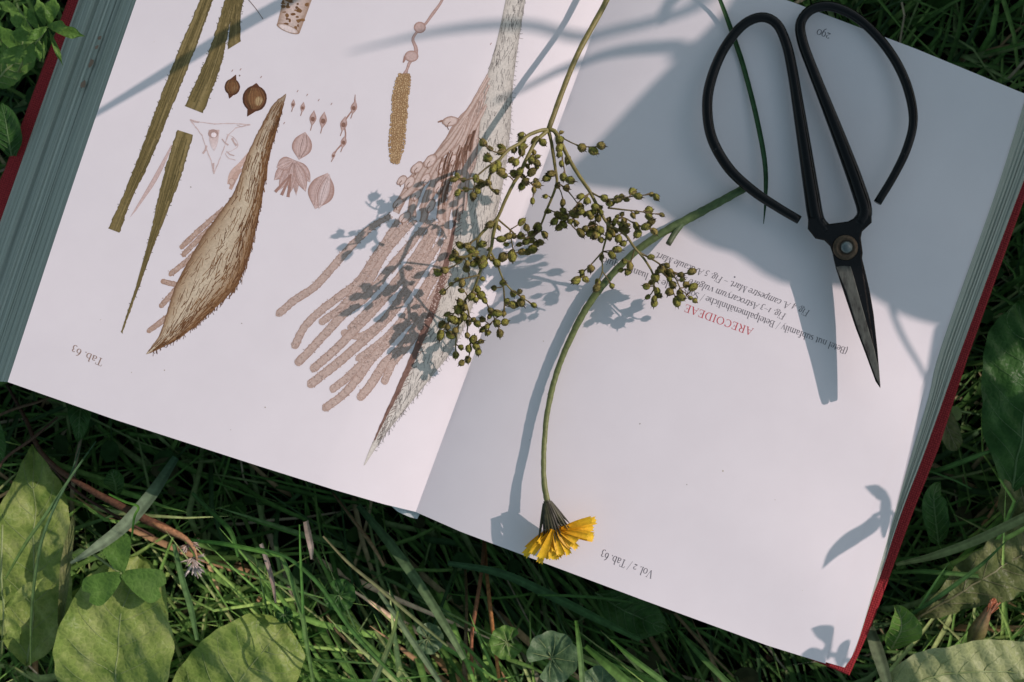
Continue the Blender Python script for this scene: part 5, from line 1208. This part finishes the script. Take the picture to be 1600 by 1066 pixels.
# ------------------------------------------------------------------ unseen plants outside the frame, shaped to throw the shade on the book
def toward(px, py, path, z=None):
    z = page_z(px, py) if z is None else z
    return np.array(W(px, py, z))+np.array(SUN)*path
def shade_leaf(root, poly, path, belly=.05, inner=None, name='leaf_blade', n=96, matl='leaf_deep', bend=.03, zr=None):
    P = smooth(list(poly)+[poly[0]], n+1)[:-1]
    c = np.mean(P, axis=0) if inner is None else np.array(inner)
    v = []; u = []; m = 10
    for k in range(1, m+1):
        q = k/m
        for i in range(n):
            p_ = c+(P[i]-c)*q; a = math.atan2(P[i][1]-c[1], P[i][0]-c[0])
            g = path+belly*(1-q*q)+bend*math.sin(a*2+1)*q     # slides along the light, so the outline's shade stays put
            v.append(tuple(toward(p_[0], p_[1], g, zr))); u.append((q, i/n))
    f = grid_faces(m, n, True); f.append(tuple(range(n))[::-1])
    return obj(name, v, f, M[matl], root, uvs=u)
def foot(root, start, gx, gy, r=.004, name='stalk'):
    a = np.array(start); b = np.array((gx, gy, 0.)); mid = a*.45+b*.55+np.array((.02, .01, .03))
    v, f, _ = tube(smooth([a, mid, b], 20), [r*.7, r, r*1.3], 8); return obj(name, v, f, M['vein'], root)
big = empty('shading_plant', (0, 0, 0), 'unseen broad-leaved plant beyond the upper right corner, shaped to shade the scissors', 'plant')  # unseen shade caster, leaf outlines projected back from the wanted shadow edge
shade_leaf(big, [(1175, -60), (1135, 12), (1085, 65), (1000, 150), (930, 225), (886, 266), (893, 284), (930, 293), (985, 300), (1030, 330), (1075, 366), (1110, 386), (1150, 398), (1195, 430), (1240, 447), (1300, 446), (1360, 463), (1405, 490), (1450, 505), (1520, 520), (1640, 540), (1780, 480), (1850, 300), (1820, 60), (1700, -160), (1500, -260), (1320, -230), (1230, -150)], .42, .06, (1380, 120))
foot(big, toward(1800, 150, .42, H), .95, .30)
shade_leaf(big, [(1700, 420), (1640, 300), (1620, 100), (1640, -120), (1760, -260), (1960, -280), (2120, -120), (2150, 120), (2080, 340), (1900, 460)], .30, .04)
foot(big, toward(1900, 100, .30, H), .95, .30)
shade_leaf(big, [(1470, -120), (1300, -190), (1150, -260), (1080, -420), (1200, -560), (1420, -600), (1640, -520), (1700, -300), (1600, -150)], .30, .04)
foot(big, toward(1400, -400, .30, H), .62, .52)
settle(big)
low = empty('low_shading_plant', (0, 0, 0), 'unseen low broad-leaved plant beyond the right edge, shaped to shade the red cover', 'plant')  # unseen shade caster, added to keep sun off the fore-edge and cover
shade_leaf(low, [(1500, 500), (1492, 560), (1480, 640), (1466, 720), (1456, 790), (1476, 828), (1530, 850), (1620, 862), (1740, 830), (1830, 720), (1820, 580), (1720, 480), (1580, 450)], .24, .03, matl='leaf_dull', zr=H)
foot(low, toward(1740, 640, .24, H), .54, -.01, .003)
shade_leaf(low, [(1740, 790), (1720, 700), (1750, 600), (1860, 540), (2000, 560), (2060, 660), (1980, 770), (1850, 800)], .2, .03, matl='leaf_dull', zr=H)
foot(low, toward(1900, 670, .2, H), .54, -.01, .003)
settle(low)
def tall_blade(label, px_pts, path, w, root_xy, c0=(.05, .12, .03), name='tall_grass_blade'):
    """blade whose middle shades the page along px_pts; bends down to its root outside the frame"""
    P = [toward(x, y, path) for x, y in px_pts]
    e = P[-1]; g = np.array((*root_xy, 0.))
    P += [e*.7+g*.3+np.array((0, 0, .02)), e*.3+g*.7+np.array((0, 0, .02)), g]
    P = smooth(P, 60); T = np.gradient(P, axis=0); T /= np.linalg.norm(T, axis=1)[:, None]
    v = []; ws = np.interp(np.linspace(0, 1, 60), np.linspace(0, 1, len(w)), w)*S*.5
    for i in range(60):
        side = np.cross(T[i], np.array(SUN)); side /= np.linalg.norm(side)+1e-9
        for k in (-1, 0, 1): v.append(tuple(P[i]+side*k*ws[i]+np.array(SUN)*abs(k)*ws[i]*.4))
    o = obj(name, v, grid_faces(60, 3), M['grass'], cols=[c0]*len(v)); return tag(o, label, 'grass')
tall_blade('tall grass blade beyond the top edge shading the printed leaf strips', [(140, 184), (200, 148), (290, 94), (370, 45), (440, 6), (500, -28), (600, -80)], .20, [8, 17, 19, 19, 18, 18, 18, 18], (.22, .42))
tall_blade('tall grass blade beyond the top right throwing the faint upper streak', [(545, 82), (600, 68), (680, 50), (760, 40), (830, 40), (890, 56), (950, 50), (1010, 36), (1090, 10), (1180, -40)], .62, [3, 14, 17, 17, 16, 13, 7, 5, 5, 5], (.85, .45))
tall_blade('tall grass blade beyond the top right throwing the lower grey streak', [(770, 160), (820, 138), (870, 112), (925, 92), (985, 78), (1060, 72), (1150, 60)], .46, [5, 19, 25, 28, 28, 26, 24, 22], (.80, .40))
tall_blade('thin stalk beyond the right edge shading the margin by the scissor tip', [(1452, 604), (1436, 570), (1418, 540), (1402, 508), (1390, 470), (1380, 400)], .30, [5, 8, 9, 9, 8, 8], (.60, .26))
def shade_sprig(label, leaves, stem, path, root_xy, name='weed_sprig'):
    root = empty(name, (0, 0, 0), label, 'plant')
    for poly in leaves: shade_leaf(root, poly, path, .004, n=40, name='leaf', matl='leaf_fresh', bend=.004)
    P = [toward(x, y, path) for x, y in stem]; P += [P[-1]*.5+np.array((*root_xy, .05))*.5, np.array((*root_xy, 0.))]
    v, f, _ = tube(smooth(P, 24), [.001, .0014], 6); obj('stem', v, f, M['vein'], root)
    return settle(root)
shade_sprig('leafy weed beyond the right edge shading the lower right margin', [[(1284, 890), (1294, 862), (1318, 836), (1345, 820), (1366, 806), (1376, 812), (1372, 828), (1340, 850), (1308, 870)], [(1350, 760), (1372, 758), (1388, 770), (1384, 784), (1366, 776)],
    [(1375, 815), (1378, 780), (1388, 772), (1394, 790), (1390, 830), (1380, 840)], [(1396, 842), (1398, 812), (1408, 800), (1418, 822), (1410, 850), (1400, 866)]], [(1370, 815), (1386, 800)], .135, (.27, -.108))
shade_sprig('small weed beyond the lower right shading the corner of the page', [[(1267, 982), (1284, 977), (1303, 980), (1303, 1004), (1298, 1030), (1290, 1026), (1288, 1006), (1276, 996)], [(1252, 1022), (1268, 1012), (1286, 1018), (1290, 1040), (1270, 1046), (1254, 1036)], [(1306, 1030), (1314, 1008), (1330, 1000), (1328, 1028), (1316, 1046)]], [(1292, 1010), (1300, 1022)], .13, (.25, -.19))

shade_sprig('curled leaf beyond the top edge shading the page beside the left scissor handle', [[(1056, -30), (1038, 0), (1029, 16), (1027, 29), (1032, 42), (1037, 40), (1039, 34), (1047, 33), (1041, 28), (1047, 15), (1066, -2), (1090, -28), (1080, -50)]], [(1070, -30), (1095, -60)], .26, (.40, .36))
# ------------------------------------------------------------------ the lawn: uncountable blades and low ground cover
FOOT = [np.array(W(*p, H-.03)[:2]) for p in ((1330, 1058), (1665, 140), (985, -90), (196, -270), (-115, 575), (640, 800))]
def inside(x, y):
    c = False; n = len(FOOT); j = n-1
    for i in range(n):
        xi, yi = FOOT[i]; xj, yj = FOOT[j]
        if (yi > y) != (yj > y) and x < (xj-xi)*(y-yi)/(yj-yi)+xi: c = not c
        j = i
    return c
def edge_dist(x, y):
    d = 9; n = len(FOOT); p = np.array((x, y))
    for i in range(n):
        a, b = FOOT[i], FOOT[(i+1) % n]; ab = b-a; t = min(max(np.dot(p-a, ab)/np.dot(ab, ab), 0), 1); d = min(d, np.linalg.norm(p-a-ab*t))
    return d
CLEAR = ((-40, 690, 128, 1060), (80, 825, 290, 1120), (272, 955, 468, 1120), (1380, 985, 1700, 1120), (815, 980, 905, 1080), (1515, 460, 1700, 740), (1390, 935, 1450, 1020), (1505, 930, 1560, 1015), (0, 0, 130, 100))
EX = np.linspace(-.4, .4, 161); EG = np.array([[edge_dist(a, b)*(-1 if inside(a, b) else 1) for a in EX] for b in EX])
def edge_fast(x, y):
    i = int(round((x+.4)/.005)); j = int(round((y+.4)/.005))
    return EG[j, i] if 0 <= i < 161 and 0 <= j < 161 else .5
def lawn():
    V = []; F = []; Cc = []
    n = 7
    tones = [(.035, .085, .02), (.05, .12, .028), (.065, .15, .035), (.09, .17, .045), (.03, .07, .025), (.12, .18, .07)]
    cnt = 0
    for _ in range(14000):
        near = random.random() < .8
        x = random.uniform(-.36, .36) if near else random.uniform(-.9, .9)
        y = random.uniform(-.30, .30) if near else random.uniform(-.8, .8)
        ed = edge_fast(x, y); ins = ed < 0; ed = abs(ed)
        if ins and ed > .05: continue
        if abs(x) < .11 and False: continue
        px, py = x/S+800, 533-y/S
        # lie of the grass
        if px > 1350: az = random.gauss(.5, .8) if random.random() < .7 else random.uniform(0, 6.28)
        elif px < 380: az = random.uniform(0, 6.28)
        else: az = random.gauss(-1.0, .28 if random.random() < .75 else .9)+(math.pi if random.random() < .35 else 0)
        L = random.uniform(.05, .13); wd = random.choice([.0011, .0015, .0019, .0026, .0033])*random.uniform(.8, 1.15)
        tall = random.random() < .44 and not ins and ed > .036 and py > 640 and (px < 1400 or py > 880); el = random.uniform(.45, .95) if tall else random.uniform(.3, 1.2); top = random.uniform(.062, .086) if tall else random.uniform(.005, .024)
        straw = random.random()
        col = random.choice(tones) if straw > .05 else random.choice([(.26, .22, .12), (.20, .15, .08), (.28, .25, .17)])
        g = random.uniform(1.5, 3.0) if tall else random.uniform(.10, .32)  # tall blades coloured brighter, sunlit look put into the colour
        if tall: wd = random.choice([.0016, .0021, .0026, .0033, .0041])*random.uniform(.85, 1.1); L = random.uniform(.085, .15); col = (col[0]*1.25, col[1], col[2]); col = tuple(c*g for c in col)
        if not tall and random.random() < .4: continue
        p = np.array((x, y, -.002)); pts = []
        bend = random.uniform(.15, .9)/n if tall else random.uniform(.9, 2.2)/n
        for i in range(n):
            pts.append(p.copy())
            st_ = L/(n-1)
            p = p+np.array((math.cos(az)*math.cos(el), math.sin(az)*math.cos(el), math.sin(el)))*st_
            if p[2] > top: el = min(el, -.05)
            el -= bend; el = max(el, -.5); az += random.gauss(0, .06)
            p[2] = max(p[2], .003)
            ef = edge_fast(p[0], p[1])
            if ef < .036: p[2] = min(p[2], .012+(.014 if ef < 0 else 0)+max(0, ef-.018)*2.2)
            qx, qy = p[0]/S*.92+800, 533-p[1]/S*.92
            if p[2] > .022 and any(a < qx < c and b_ < qy < d for a, b_, c, d in CLEAR): p[2] = .022
        if tall and any(edge_fast(q_[0], q_[1]) < .028 for q_ in pts): continue
        pts = np.array(pts); T = np.gradient(pts, axis=0); T /= np.linalg.norm(T, axis=1)[:, None]+1e-9
        b = len(V)
        for i in range(n):
            sd = np.cross(T[i], (0, 0, 1.0)); sd /= np.linalg.norm(sd)+1e-9
            w = wd*.5*(1-(i/(n-1))**2.2*.95)
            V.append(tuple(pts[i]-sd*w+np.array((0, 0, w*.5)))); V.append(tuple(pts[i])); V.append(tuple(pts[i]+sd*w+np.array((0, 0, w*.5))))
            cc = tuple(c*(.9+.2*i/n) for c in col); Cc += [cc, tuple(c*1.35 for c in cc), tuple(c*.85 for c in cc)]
            if i:
                for k in (0, 1): F.append((b+3*i-3+k, b+3*i-2+k, b+3*i+1+k, b+3*i+k))
        cnt += 1
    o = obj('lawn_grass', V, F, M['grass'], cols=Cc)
    o['kind'] = 'stuff'; tag(o, 'tangled green grass blades all round the book', 'grass')
lawn()
def cover():
    V = []; F = []; Cc = []
    for _ in range(1500):
        x = random.uniform(-.5, .5); y = random.uniform(-.42, .42)
        if inside(x, y) and edge_dist(x, y) > .02: continue
        r = random.uniform(.003, .0085); z = random.uniform(.004, .02); a0 = random.uniform(0, 6.28); tx, ty = random.gauss(0, .35), random.gauss(0, .35)
        b = len(V); V.append((x, y, z)); N = 9; col = random.choice([(.015, .04, .01), (.02, .055, .015), (.025, .065, .015), (.04, .045, .02)])
        Cc.append(col)
        for k in range(N):
            a = a0+2*math.pi*k/N; q = r*(.72+.28*math.cos(a-a0))*(1.0+.06*(k % 2)); dx, dy = q*math.cos(a), q*math.sin(a)
            V.append((x+dx, y+dy, max(.002, z+tx*dx+ty*dy+.1*r))); Cc.append(tuple(c*1.15 for c in col))
        for k in range(N): F.append((b, b+1+k, b+1+(k+1) % N))
    o = obj('ground_cover', V, F, M['grass'], cols=Cc); o['kind'] = 'stuff'; tag(o, 'small round leaves growing low between the grass', 'ground cover')
cover()
